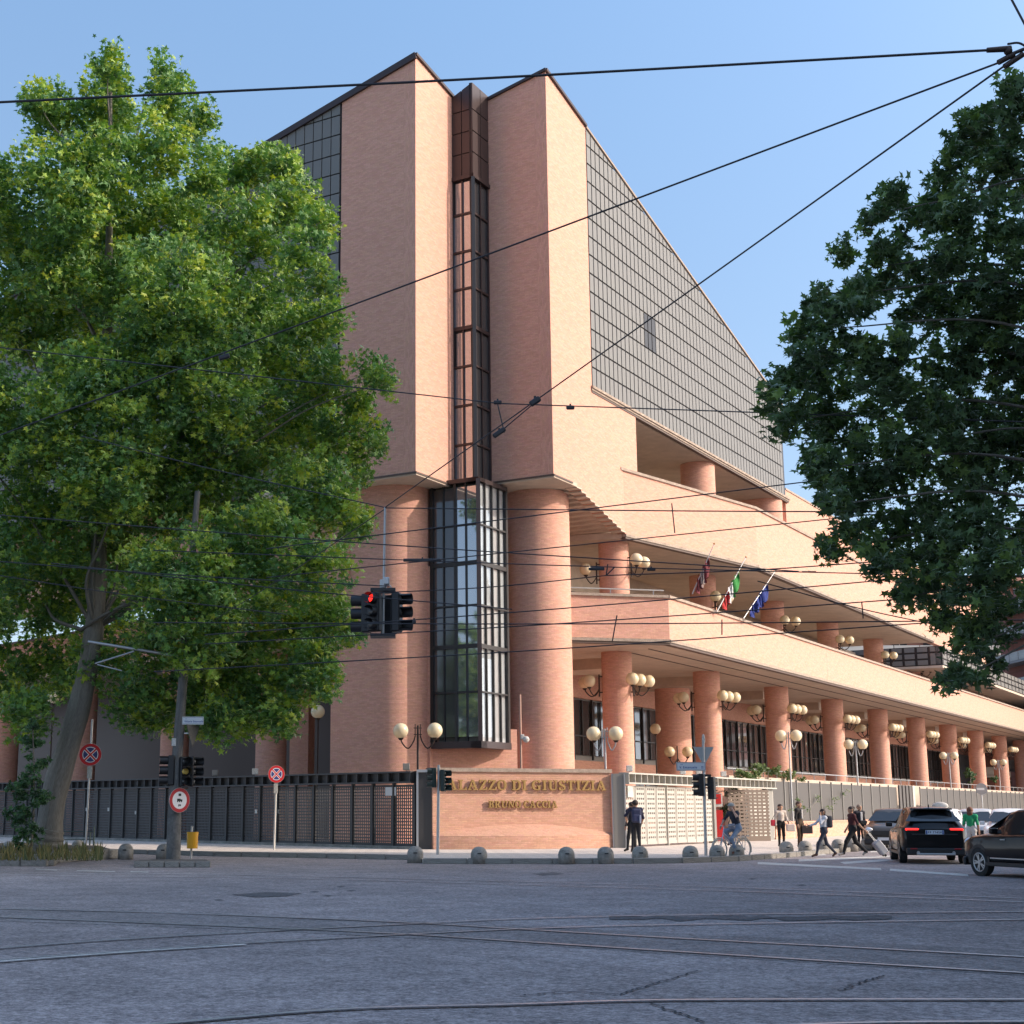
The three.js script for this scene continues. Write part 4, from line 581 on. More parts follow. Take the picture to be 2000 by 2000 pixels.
{ // tall tram pole with signals
  const a = G(338, 1686), t = thing('tram_pole', 'tall grey tapered tram pole with traffic lights on a kerbed island', 'pole', V(a.x, 0, a.z)); const at = (u, v) => onPl(u, v, a, V(1, 0, 0));
  obj('shaft', [rod(a, at(341, 1590), 0.22, 0.21, 20), rod(at(341, 1590), at(346, 1480), 0.2, 0.175, 20), rod(at(346, 1480), at(376, 1080), 0.165, 0.11, 20), rod(at(376, 1080), at(386, 960), 0.11, 0.09, 20)], M.pole, t);
  obj('arm', [rod(at(360, 1283), at(172, 1253), 0.05), rod(at(262, 1272), at(186, 1296), 0.03), rod(at(190, 1298), at(238, 1310), 0.022)], M.galv, t); for (const v of [1190, 1250, 1283, 1310]) obj('collar', cyl(0.155, 0.155, 0.08, at(360 + (1283 - v) * 0.075, v).x, at(360, v).y, a.z, 20), M.black, t);
  obj('control_box', rbox(0.14, 0.24, 0.14, 0.02, at(341, 1450).x, at(341, 1450).y, a.z + 0.1), M.white, t);
  const c = at(348, 1506); c.z += 0.22; signalHead(t, V(c.x + 0.22, c.y - 0.02, c.z), 0.5, 1); signalHead(t, V(c.x - 0.2, c.y + 0.02, c.z - 0.1), -1.35, -1); signalHead(t, V(c.x + 0.42, c.y - 0.02, c.z - 0.15), 1.4, -1);
  const sg2 = thing('restriction_sign', 'red ringed lorry restriction sign fixed to the tram pole', 'sign', at(353, 1563).add(V(0, 0, 0.26))); discSign(sg2, sg2.position.clone(), 0.36, 0.75, noLorryTex); obj('bracket', bar(sg2.position.clone(), V(a.x + 0.08, sg2.position.y, a.z), 0.04), M.galv, sg2);
  const np = at(378, 1408); np.z += 0.14; const ns = thing('street_name_sign', 'pale street name plate fixed to the tram pole', 'sign', np.clone()); const nm = new THREE.MeshStandardMaterial({ map: nameTex('Vittorio Emanuele II', ''), roughness: 0.5 }); obj('plate', new THREE.PlaneGeometry(0.62, 0.2).translate(np.x, np.y, np.z + 0.015), nm, ns); obj('plate_frame', box(0.66, 0.24, 0.02, np.x, np.y, np.z), M.galv, ns);
  const yp = at(368, 1445); const ys = thing('yield_sign', 'back of a triangular yield sign on the tram pole', 'sign', yp.clone()); const tri = new THREE.ExtrudeGeometry(new THREE.Shape([new THREE.Vector2(-0.4, 0.35), new THREE.Vector2(0.4, 0.35), new THREE.Vector2(0, -0.36)]), { depth: 0.02, bevelEnabled: false }); obj('plate', tri.rotateY(1.2).translate(yp.x + 0.12, yp.y + 0.1, yp.z), M.concreteDark, ys); obj('bracket', bar(V(yp.x + 0.12, yp.y + 0.2, yp.z), V(yp.x - 0.2, yp.y + 0.2, yp.z), 0.04), M.galv, ys);
  // island
  const is = thing('traffic_island', 'low stone kerbed island round the tram pole', 'island', V(a.x, 0, a.z)); const pts = [[262, 1690], [300, 1686], [400, 1686.5], [412, 1691], [390, 1694], [275, 1694]].map(([u, v]) => G(u, v)); obj('paving', plate(pts.map((p) => V(p.x, 0, p.z)), 0.01, 0.12), M.concreteDark, is);
  const f0 = G(262, 1694), f1 = G(412, 1694); for (let k = 0; k < 5; k++) obj('kerb_stone', rbox((f1.x - f0.x) / 5 - 0.02, 0.15 + rr(0, 0.02), 0.16, 0.02, f0.x + (f1.x - f0.x) * (k + 0.5) / 5, 0.08, f0.z + 0.05), M.kerb, is);
}
{ // small signal by the lettered wall
  const a = G(855, 1669.5, KH), t = thing('pedestrian_signal', 'dark green traffic light on a white pole before the lettered wall', 'traffic light', V(a.x, KH, a.z)); const top = onPl(857, 1494, a, V(1, 0, 0)); obj('pole', rod(a, top, 0.05, 0.045), M.galv, t); const c = onPl(856, 1522, a, V(1, 0, 0)); signalHead(t, V(c.x - 0.16, c.y + 0.05, c.z + 0.05), -1.2, -1, 0.72, M.signalGreen, 3); signalHead(t, V(c.x + 0.16, c.y - 0.04, c.z + 0.05), 1.2, -1, 0.78, M.signalGreen, 3); 
  const b = G(1379, 1671, KH), s = thing('signal_pole', 'pole with a black traffic light, yield sign back and street name plate', 'traffic light', V(b.x, KH, b.z)); const at = (u, v) => onPl(u, v, b, V(1, 0, 0)); obj('pole', rod(b, at(1373, 1440), 0.055, 0.04), M.galv, s); const c2 = at(1377, 1533); signalHead(s, V(c2.x - 0.14, c2.y, c2.z), -1.5, -1, 0.8); signalHead(s, V(c2.x + 0.22, c2.y - 0.1, c2.z - 0.05), 2.4, -1, 0.8); obj('bracket', [bar(V(c2.x - 0.1, c2.y + 0.3, c2.z), V(c2.x + 0.2, c2.y + 0.3, c2.z), 0.08), bar(V(c2.x - 0.1, c2.y, c2.z), V(c2.x + 0.2, c2.y, c2.z), 0.08)], M.black, s);
  obj('finial', new THREE.SphereGeometry(0.1, 12, 10).scale(0.55, 1.7, 0.55).translate(...at(1374, 1444).toArray()), M.white, s);
  const yp = at(1375, 1477); yp.z -= 0.06; const tri = new THREE.ExtrudeGeometry(new THREE.Shape([new THREE.Vector2(-0.34, 0.3), new THREE.Vector2(0.34, 0.3), new THREE.Vector2(0, -0.32)]), { depth: 0.02, bevelEnabled: false }); obj('yield_plate', tri.translate(yp.x, yp.y, yp.z), M.galv, s);
  const np = at(1349, 1497); const nm = new THREE.MeshStandardMaterial({ map: nameTex('V. Emanuele', 'II'), roughness: 0.5 }); obj('name_plate', new THREE.PlaneGeometry(0.92, 0.24).translate(np.x, np.y, np.z + 0.055), nm, s); obj('name_plate_frame', box(0.96, 0.28, 0.02, np.x, np.y, np.z + 0.04), M.galv, s);
  // round mirror far along the fence
  const m = atZ(1916, 1541, 96), mt = thing('traffic_mirror', 'round sign on a slim pole before the street fence', 'sign', V(m.x, 0, m.z)); obj('pole', cyl(0.05, 0.05, m.y, m.x, 0, m.z, 8), M.galv, mt); discSign(mt, m.clone().add(V(0, 0, 0.08)), 0.36, -0.2, canvasTex(64, 64, (x) => { x.fillStyle = '#8f8a86'; x.fillRect(0, 0, 64, 64); x.fillStyle = '#d8d2ca'; x.fillRect(8, 26, 40, 12); }));
}
{ const a = G(373, 1681), t = thing('litter_bin', 'yellow cylindrical litter bin on a post beside the tram pole', 'bin', V(a.x, 0, a.z)); obj('post', cyl(0.035, 0.035, 1.05, a.x, 0.02, a.z, 10), M.white, t); obj('bin', [cyl(0.17, 0.18, 0.5, a.x + 0.05, 0.38, a.z + 0.16, 24), cyl(0.185, 0.185, 0.05, a.x + 0.05, 0.84, a.z + 0.16, 24)], M.yellow, t); obj('bin_mouth', cyl(0.14, 0.14, 0.01, a.x + 0.05, 0.885, a.z + 0.16, 20), M.black, t); }
{ const a = G(182, 1664), t = thing('handrail', 'dark green metal hoop rail near the no stopping sign', 'railing', V(a.x, 0, a.z)); obj('hoop', [rod(V(a.x, 0, a.z), V(a.x, 0.95, a.z), 0.03), rod(V(a.x - 0.25, 0, a.z - 0.5), V(a.x - 0.25, 0.75, a.z - 0.5), 0.03), rod(V(a.x, 0.75, a.z), V(a.x - 1.3, 0.75, a.z - 0.2), 0.02), rod(V(a.x, 0.45, a.z), V(a.x - 1.3, 0.45, a.z - 0.2), 0.02), rod(V(a.x - 1.3, 0, a.z - 0.2), V(a.x - 1.3, 0.8, a.z - 0.2), 0.025)], M.signalGreen, t); }
// ------------------------------------------------------------------ overhead wires
function wire(u1, v1, Z1, u2, v2, Z2, r = 0.011, sag = 0.05) { const a = atZ(u1, v1, Z1), b = atZ(u2, v2, Z2), m = a.clone().lerp(b, 0.5); m.y -= sag; tag(obj('overhead_wire', tube([a, m, b], r, 24, 6), M.wire), 'thin black overhead tram wire strung across the junction', 'wire', 'overhead tram wires'); }
wire(-90, 204, 15, 1930, 98, 14, 0.0155, 0.02); wire(-60, 872, 24, 1968, 116, 14, 0.0125, 0.02); wire(752, 991, 29, 1985, 112, 14, 0.012, 0.01); wire(-60, 672, 26, 975, 788, 24, 0.0105, 0.0); wire(975, 788, 24, 2120, 828, 21, 0.0105, 0.0);
wire(752, 994, 29, 420, 1210, 40); wire(752, 991, 29, 160, 852, 32); wire(752, 992, 29, 2120, 1001, 24, 0.012, 0.02);
wire(520, 1072, 27, 1760, 918, 25, 0.011, 0.0); wire(520, 1128, 27, 1800, 995, 26, 0.0105, 0.0); wire(300, 1075, 28, 2100, 1130, 25, 0.01); wire(1184, 1124, 27, 1800, 1090, 26); wire(740, 1158, 27, 1184, 1124, 27);
wire(400, 1240, 28, 1850, 1122, 26); wire(400, 1258, 28, 1900, 1160, 26); wire(300, 1216, 28, 2100, 1210, 25); wire(300, 1312, 28, 1830, 1215, 26); wire(-80, 1000, 30, 1560, 1116, 26); wire(-60, 1092, 30, 760, 1145, 28); wire(100, 1100, 30, 1000, 1190, 27); wire(-40, 1118, 30, 560, 1200, 30); wire(1480, 1135, 26, 1850, 1225, 30);
function clampAt(u, v, Z, w, h, ang, label) { const p = atZ(u, v, Z), t = thing('wire_clamp', label, 'clamp', p.clone(), 'clamps on the overhead wires'); const g = [new RoundedBoxGeometry(w, h, h * 0.8, 2, h * 0.3).rotateZ(ang).translate(p.x, p.y, p.z)]; obj('body', g, M.wire, t); obj('bolt', cyl(h * 0.22, h * 0.22, h * 0.9, p.x, p.y, p.z, 8), M.wire, t); }
clampAt(972, 786, 24, 0.14, 0.07, 0, 'small black clamp on the wire before the tower'); clampAt(1045, 784, 23, 0.2, 0.1, 0.6, 'black insulator on the slanting wire before the tower'); clampAt(1114, 796, 23.5, 0.14, 0.07, 0, 'small black clamp on the level wire by the tower arris'); clampAt(975, 845, 25.5, 0.26, 0.09, 0.62, 'black insulator where wires meet before the bay window'); clampAt(438, 697, 20, 0.16, 0.07, 0.3, 'grey clamp on the slanting wire before the plane tree'); clampAt(825, 1094, 27, 0.72, 0.06, 0, 'long black section insulator before the lower bay window'); clampAt(1165, 1111, 27, 0.3, 0.06, 0, 'section insulator before the upper gallery column'); clampAt(1272, 1112, 27, 0.16, 0.06, 0, 'small black insulator on the wire before the gallery'); clampAt(1580, 1117, 26, 0.26, 0.03, 0, 'thin toothed section insulator before the upper terrace'); clampAt(809, 1215, 27, 0.07, 0.08, 0, 'small square clamp beside the hanging traffic light');
for (const [a, b, c, d] of [[985, 845, 972, 790], [975, 845, 1045, 786], [1184, 1124, 1187, 1102], [1184, 1124, 1200, 1108], [1312, 983, 1318, 1041], [1205, 1202, 1196, 1252], [1410, 1210, 1410, 1240], [1683, 1175, 1686, 1208]]) { const p = atZ(a, b, 25.5), q = atZ(c, d, 25.5); tag(obj('wire_hanger', rod(p, q, 0.011), M.wire), 'short hanger linking two overhead tram wires', 'wire', 'hangers between the overhead wires'); }
{ const p = atZ(1972, 108, 14), t = thing('wire_anchor', 'cluster of dark insulators where the overhead wires meet above the right tree', 'insulator', p.clone()); const at = (u, v) => atZ(u, v, 14); obj('insulator', [rod(at(1928, 98), at(1974, 95), 0.028, 0.035), rod(at(1950, 122), at(1980, 106), 0.03), rod(at(1962, 130), at(1998, 106), 0.03), sph(0.045, ...at(1969, 100).toArray(), 10)], M.iron, t); obj('shackle', [tube([at(1968, 86), at(1990, 84), at(2010, 95)], 0.012, 10, 6), rod(at(1980, 104), at(2020, 88), 0.02)], M.wire, t); obj('stay', rod(at(2008, 60), at(1955, -40), 0.012), M.wire, t); }
// ------------------------------------------------------------------ flags on the terrace
for (const [u0, v0, u1, v1, cols, lab] of [[1352, 1160, 1395, 1062, [[0.16, 0.03, 0.035], [0.28, 0.22, 0.2], [0.14, 0.025, 0.03]], 'drooping dark red flag on a pole leaning over the terrace'], [1400, 1195, 1457, 1088, [[0.42, 0.03, 0.03], [0.6, 0.6, 0.58], [0.03, 0.2, 0.04]], 'drooping green, white and red flag leaning over the terrace'], [1452, 1208, 1515, 1114, [[0.015, 0.03, 0.17], [0.018, 0.035, 0.19], [0.015, 0.03, 0.16]], 'drooping blue flag on a pole leaning over the terrace']]) {
  const P = add(F0, nR, 0.3), a = onPl(u0, v0, P, R), b = onPl(u1, v1, add(P, nR, 0.9), R), t = thing('flag', lab, 'flag', a.clone(), 'flags leaning from the terrace'); obj('pole', rod(a, b, 0.03, 0.02), M.galv, t); obj('finial', sph(0.05, b.x, b.y, b.z, 8), M.gold, t);
  // limp cloth: folds hanging along the lower half of the pole, three stripes
  const Lp = a.distanceTo(b); cols.slice().reverse().forEach((c, k) => { const pos = [], W = 10, H = 10; const f = (i, j) => { const tt = 0.72 - 0.16 * k - 0.16 * i / W + 0.0, p = a.clone().lerp(b, tt); const dr = j / H * (0.62 - 0.2 * (k + i / W) / 3 + 0.06 * Math.sin(i * 0.9 + k)); p.y -= dr * 1.45; p.x += Math.sin(i * 1.1 + k * 2 + j * 0.3) * 0.1 - dr * 0.1; p.z += Math.cos(i * 1.4 + k + j * 0.5) * 0.09 + dr * 0.2; return p; };
    for (let i = 0; i < W; i++) for (let j = 0; j < H; j++) for (const [x, y] of [[i, j], [i + 1, j], [i + 1, j + 1], [i, j], [i + 1, j + 1], [i, j + 1]]) pos.push(...f(x, y).toArray()); let g = new THREE.BufferGeometry(); g.setAttribute('position', new THREE.Float32BufferAttribute(pos, 3)); g = mergeVertices(g); g.computeVertexNormals(); g = g.toNonIndexed(); g.setAttribute('uv', new THREE.Float32BufferAttribute(g.attributes.position.count * 2, 2)); obj('cloth', g, mat(...c, 0.9, { side: THREE.DoubleSide }), t); });
}
// ------------------------------------------------------------------ trees and plants
function leafGeo(size) { // five lobed plane leaf, slightly cupped
  const pts = [], ang = [-90, -52, -18, 18, 52, 90, 128, 162, 198, 232].map((a) => a * Math.PI / 180), rad = [0.25, 0.95, 0.42, 1.0, 0.55, 1.12, 0.55, 1.0, 0.42, 0.95];
  const p = ang.map((a, i) => V(Math.cos(a) * rad[i] * size * 0.5, Math.sin(a) * rad[i] * size * 0.5, -rad[i] * rad[i] * size * 0.07)); const o = V(0, 0, 0.03 * size), pos = [];
  for (let i = 0; i < 10; i++) { const a = p[i], b = p[(i + 1) % 10]; pos.push(o.x, o.y, o.z, a.x, a.y, a.z, b.x, b.y, b.z); }
  const g = new THREE.BufferGeometry(); g.setAttribute('position', new THREE.Float32BufferAttribute(pos, 3)); g.setAttribute('uv', new THREE.Float32BufferAttribute(pos.length / 3 * 2, 2)); g.computeVertexNormals(); return g;
}
const leafMat = new THREE.MeshPhysicalMaterial({ color: 0xffffff, roughness: 0.75, transmission: 0.48, thickness: 0, side: THREE.DoubleSide });
function crown(parent, blobs, count, size, palette, opts = {}) { // blobs: {c, r:[x,y,z]}
  const vol = blobs.map((b) => Math.pow(b.r[0] * b.r[1] * b.r[2], 0.72) * (b.w ?? 1)), tot = vol.reduce((a, b) => a + b, 0);
  const im = new THREE.InstancedMesh(leafGeo(1), leafMat, count); im.name = 'crown'; im.userData.kind = 'stuff'; const m = new THREE.Matrix4(), q = new THREE.Quaternion(), e = new THREE.Euler(), col = new THREE.Color(); let k = 0;
  blobs.forEach((b, bi) => { const n = bi === blobs.length - 1 ? count - k : Math.round(count * vol[bi] / tot); const twigs = []; const nt = Math.max(3, Math.round(n / 26)); // leaves sit in sprays
    for (let t = 0; t < nt; t++) { const d = V(rr(-1, 1), rr(-1, 1), rr(-1, 1)); const l = d.length() || 1; d.multiplyScalar(1 / l); const rad = Math.pow(rnd(), 0.42) * rr(0.86, 1.14); twigs.push([V(b.c.x + d.x * b.r[0] * rad, b.c.y + d.y * b.r[1] * rad, b.c.z + d.z * b.r[2] * rad), d, rr(0, 1)]); }
    for (let i = 0; i < n && k < count; i++, k++) { const [tc, d, tone] = twigs[(rnd() * nt) | 0], sp = opts.spray ?? 0.42; const p = V(tc.x + (rnd() + rnd() - 1) * sp, tc.y + (rnd() + rnd() - 1) * sp * 0.8, tc.z + (rnd() + rnd() - 1) * sp);
      e.set(-0.75 + rr(-0.85, 0.85) + d.y * 0.2, rr(0, 6.28), rr(-0.6, 0.6), 'YXZ'); q.setFromEuler(e); const s = size * (rnd() < 0.25 ? rr(0.4, 0.7) : rr(0.7, 1.3)); m.compose(p.sub(parent.position), q, V(s, s, s)); im.setMatrixAt(k, m);
      const t = Math.min(0.999, Math.max(0, tone * 0.65 + rnd() * 0.35)); const c = palette[(t * palette.length) | 0], f = rr(0.85, 1.15); col.setRGB(c[0] * f, c[1] * f, c[2] * f); im.setColorAt(k, col); } });
  parent.add(im); return im;
}
function limbTube(pts, r0, r1, n = 10) { const c = new THREE.CatmullRomCurve3(pts), seg = Math.max(6, pts.length * 5), g = new THREE.TubeGeometry(c, seg, 1, n), p = g.attributes.position; for (let i = 0; i <= seg; i++) { const ctr = c.getPointAt(i / seg), r = (r0 + (r1 - r0) * Math.pow(i / seg, 0.8)) * (1 + 0.06 * Math.sin(i * 1.9)); for (let j = 0; j <= n; j++) { const k = i * (n + 1) + j; p.setXYZ(k, ctr.x + (p.getX(k) - ctr.x) * r, ctr.y + (p.getY(k) - ctr.y) * r, ctr.z + (p.getZ(k) - ctr.z) * r); } } g.computeVertexNormals(); return g; }
const greens = [[0.07, 0.18, 0.045], [0.11, 0.26, 0.05], [0.19, 0.36, 0.05], [0.33, 0.48, 0.04], [0.47, 0.54, 0.03]];
let leftTree;
{ const Z = 47.6, base = gnd(90, 1668), t = leftTree = thing('plane_tree', 'tall leafy plane tree with a leaning pale trunk beside the dark gate', 'tree', V(base.x, 0, -Z)); base.z = -Z; base.x = atZ(90, 1650, Z).x;
  t.position.set(base.x, 0, -Z);
  const B = [[215, 125, 34], [212, 180, 52], [205, 250, 75], [110, 235, 62], [75, 200, 32], [322, 140, 26], [330, 195, 50], [392, 245, 38], [310, 280, 72], [200, 340, 95], [90, 350, 85], [400, 335, 55], [330, 420, 100], [190, 470, 120], [50, 480, 100], [470, 345, 48], [520, 320, 38], [556, 330, 34], [575, 400, 55], [480, 450, 95], [625, 435, 36], [605, 520, 70], [350, 580, 130], [150, 630, 140], [0, 620, 100], [480, 620, 120], [620, 630, 62], [560, 720, 95], [640, 740, 50], [720, 725, 26], [752, 745, 24], [400, 760, 140], [200, 810, 150], [30, 840, 120], [580, 850, 95], [660, 860, 55], [722, 862, 34], [450, 920, 140], [280, 980, 140], [100, 1030, 140], [600, 980, 90], [665, 990, 44], [500, 1100, 130], [630, 1110, 66], [350, 1150, 130], [180, 1160, 120], [20, 1160, 110], [560, 1220, 100], [640, 1210, 60], [688, 1235, 26], [450, 1300, 100], [320, 1310, 85], [565, 1340, 52], [610, 1290, 56], [530, 1400, 40], [430, 1410, 48], [110, 1310, 62], [10, 1330, 70], [260, 1385, 40], [300, 1390, 50], [200, 1290, 66], [380, 1405, 44], [480, 1385, 55], [560, 1390, 40], [622, 1335, 40], [55, 1395, 55], [400, 1230, 90], [705, 800, 40], [700, 1030, 34], [690, 930, 30], [235, 560, 95], [120, 530, 85], [270, 690, 100], [150, 420, 70], [210, 930, 100], [-60, 400, 120], [-80, 800, 140], [-90, 1150, 140]];
  const blobs = B.map(([u, v, r], i) => { const zz = (i > 69 && i < 75 ? Z - 2.2 : Z) + ((i * 7919) % 11 - 5) * (r > 60 ? 0.62 : 0.3), c = atZ(u, v, zz), px = FOC / (zz * 1.03), m = r / px; return { c, r: [m, m, Math.max(m, 1.2)] }; });
  const tp = [atZ(92, 1672, Z).setY(-0.1), atZ(104, 1560, Z), atZ(150, 1400, Z), atZ(184, 1230, Z), atZ(195, 1000, Z), atZ(208, 700, Z), atZ(214, 400, Z), atZ(216, 180, Z)];
  const trunk = [limbTube(tp, 0.46, 0.06, 14)]; trunk.push(limbTube([atZ(88, 1678, Z).setY(0), atZ(92, 1650, Z), atZ(97, 1620, Z)], 0.62, 0.44, 14));
  obj('trunk', trunk, M.bark, t);
  const limbs = []; blobs.forEach((b, i) => { if (i % 2 === 0 || B[i][2] < 45) { const a = tp[Math.min(6, Math.max(2, Math.round((1560 - B[i][1]) / 230)))]; if (B[i][1] > 1200) return; const st = a.clone().setY(Math.max(tp[3].y, Math.min(a.y, b.c.y - 0.5))); const mid = st.clone().lerp(b.c, 0.5); mid.y += 0.4 - Math.abs(st.x - b.c.x) * 0.05; limbs.push(limbTube([st, st.clone().lerp(mid, 0.5).add(V(rr(-0.35, 0.35), rr(-0.1, 0.3), rr(-0.3, 0.3))), mid, mid.clone().lerp(b.c, 0.5).add(V(rr(-0.3, 0.3), rr(-0.1, 0.3), rr(-0.3, 0.3))), b.c], 0.075, 0.012, 6)); } });
  const lm = obj('limb', limbs, M.bark, t); lm.userData.kind = 'stuff';
  crown(t, blobs, 235000, 0.225, greens, { spray: 0.44 });
}
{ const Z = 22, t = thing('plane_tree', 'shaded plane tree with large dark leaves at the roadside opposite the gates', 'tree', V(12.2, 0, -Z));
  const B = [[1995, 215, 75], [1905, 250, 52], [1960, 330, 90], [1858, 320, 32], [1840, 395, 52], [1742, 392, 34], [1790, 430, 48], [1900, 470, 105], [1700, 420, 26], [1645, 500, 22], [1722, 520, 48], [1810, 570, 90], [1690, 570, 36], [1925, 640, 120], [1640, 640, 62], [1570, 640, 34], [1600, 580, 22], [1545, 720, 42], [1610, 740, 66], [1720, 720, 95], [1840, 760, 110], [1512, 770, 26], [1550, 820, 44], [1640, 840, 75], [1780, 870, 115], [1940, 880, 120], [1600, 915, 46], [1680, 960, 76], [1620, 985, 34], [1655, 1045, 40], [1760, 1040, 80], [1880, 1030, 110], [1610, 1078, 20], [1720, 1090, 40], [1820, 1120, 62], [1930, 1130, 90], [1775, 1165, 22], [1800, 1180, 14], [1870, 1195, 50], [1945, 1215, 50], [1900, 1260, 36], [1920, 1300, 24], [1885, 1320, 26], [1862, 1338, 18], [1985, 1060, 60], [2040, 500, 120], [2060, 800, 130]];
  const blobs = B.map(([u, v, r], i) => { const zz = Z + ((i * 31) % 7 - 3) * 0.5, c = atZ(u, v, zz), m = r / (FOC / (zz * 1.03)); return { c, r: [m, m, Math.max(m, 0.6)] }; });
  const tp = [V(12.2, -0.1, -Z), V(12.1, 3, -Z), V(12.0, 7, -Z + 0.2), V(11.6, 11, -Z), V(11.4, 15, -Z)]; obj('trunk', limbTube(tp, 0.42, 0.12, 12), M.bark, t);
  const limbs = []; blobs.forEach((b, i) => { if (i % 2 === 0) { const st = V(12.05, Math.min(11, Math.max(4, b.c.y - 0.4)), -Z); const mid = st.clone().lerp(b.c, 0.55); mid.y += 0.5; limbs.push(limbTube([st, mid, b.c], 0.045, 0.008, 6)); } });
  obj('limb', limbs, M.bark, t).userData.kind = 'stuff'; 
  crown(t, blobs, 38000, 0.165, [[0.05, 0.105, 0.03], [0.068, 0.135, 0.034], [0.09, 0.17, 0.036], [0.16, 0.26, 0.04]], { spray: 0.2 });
}
function shrub(name, label, pts, count, size, palette, stem) { const c = pts[0].c, t = thing(name, label, 'plant', V(c.x, 0, c.z)); if (stem) obj('stem', stem, M.bark, t); crown(t, pts, count, size, palette, { spray: 0.16 }).name = 'foliage'; return t; }
{ const Z = 44.2, mk = (u, v, r) => { const c = atZ(u, v, Z), m = r / (FOC / Z); return { c, r: [m, m, 0.4] }; };
  shrub('ivy', 'green ivy climbing beside the leaning trunk of the plane tree', [[60, 1460, 22], [72, 1500, 26], [55, 1545, 36], [80, 1560, 24], [40, 1600, 26], [55, 1630, 30], [68, 1420, 14]].map((a) => mk(...a)), 2600, 0.15, [[0.03, 0.1, 0.02], [0.045, 0.14, 0.025], [0.06, 0.17, 0.03]], limbTube([atZ(60, 1668, Z).setY(0), atZ(66, 1560, Z), atZ(64, 1410, Z)], 0.05, 0.02, 6)); }
{ const P = add(A2, L, -1.9), mk = (u, v, r) => { const c = onPl(u, v, P, R), m = r / 40; return { c, r: [m, m * 0.7, m] }; };
  shrub('terrace_shrub', 'pale green shrub spilling over the terrace edge above the pale gate', [[1450, 1512, 16], [1480, 1503, 18], [1510, 1506, 18], [1540, 1514, 16], [1470, 1516, 14], [1565, 1521, 8]].map((a) => mk(...a)), 2600, 0.14, [[0.12, 0.2, 0.05], [0.16, 0.25, 0.06], [0.2, 0.28, 0.08]], limbTube([onPl(1500, 1540, P, R).setY(0), onPl(1500, 1520, P, R), onPl(1500, 1506, P, R)], 0.06, 0.02, 6));
  const Q = add(G0, L, 0.7), mq = (u, v, r) => { const c = onPl(u, v, Q, R), m = r / 42; return { c, r: [m, m, m] }; };
  shrub('gate_shrub', 'dark leafy shrub growing through the gap in the pale gate', [[1428, 1545, 16], [1435, 1570, 18], [1420, 1585, 14], [1440, 1600, 14], [1430, 1625, 12]].map((a) => mq(...a)), 1800, 0.13, [[0.03, 0.07, 0.02], [0.05, 0.1, 0.025], [0.1, 0.15, 0.05]], limbTube([onPl(1432, 1650, Q, R).setY(0.1), onPl(1432, 1600, Q, R), onPl(1430, 1550, Q, R)], 0.05, 0.02, 6));
  const Fq = add(G0, nR, 0.12), mf = (u, v, r) => { const c = onPl(u, v, Fq, R), m = r / 36; return { c, r: [m, m, 0.12] }; };
  shrub('fence_creeper', 'sparse green creeper growing through the grey street fence', [[1562, 1572, 10], [1572, 1580, 8], [1600, 1558, 8], [1620, 1578, 7], [1630, 1563, 8], [1652, 1550, 8], [1545, 1585, 4]].map((a) => mf(...a)), 240, 0.12, [[0.08, 0.16, 0.04], [0.14, 0.22, 0.06], [0.2, 0.26, 0.09]], limbTube([onPl(1560, 1640, Fq, R).setY(0.1), onPl(1568, 1600, Fq, R), onPl(1600, 1560, Fq, R)], 0.02, 0.01, 5));
  const W = add(A2, L, -1.0), mw = (u, v, r) => { const c = onPl(u, v, W, R), m = r / 24; return { c, r: [m, m, m] }; };
  shrub('bush', 'green bush between the far gallery columns', [[1898, 1518, 12], [1890, 1508, 9], [1942, 1522, 8]].map((a) => mw(...a)), 900, 0.2, [[0.05, 0.12, 0.03], [0.08, 0.16, 0.04]], limbTube([onPl(1896, 1550, W, R).setY(0), onPl(1896, 1530, W, R), onPl(1896, 1510, W, R)], 0.06, 0.03, 5));
}
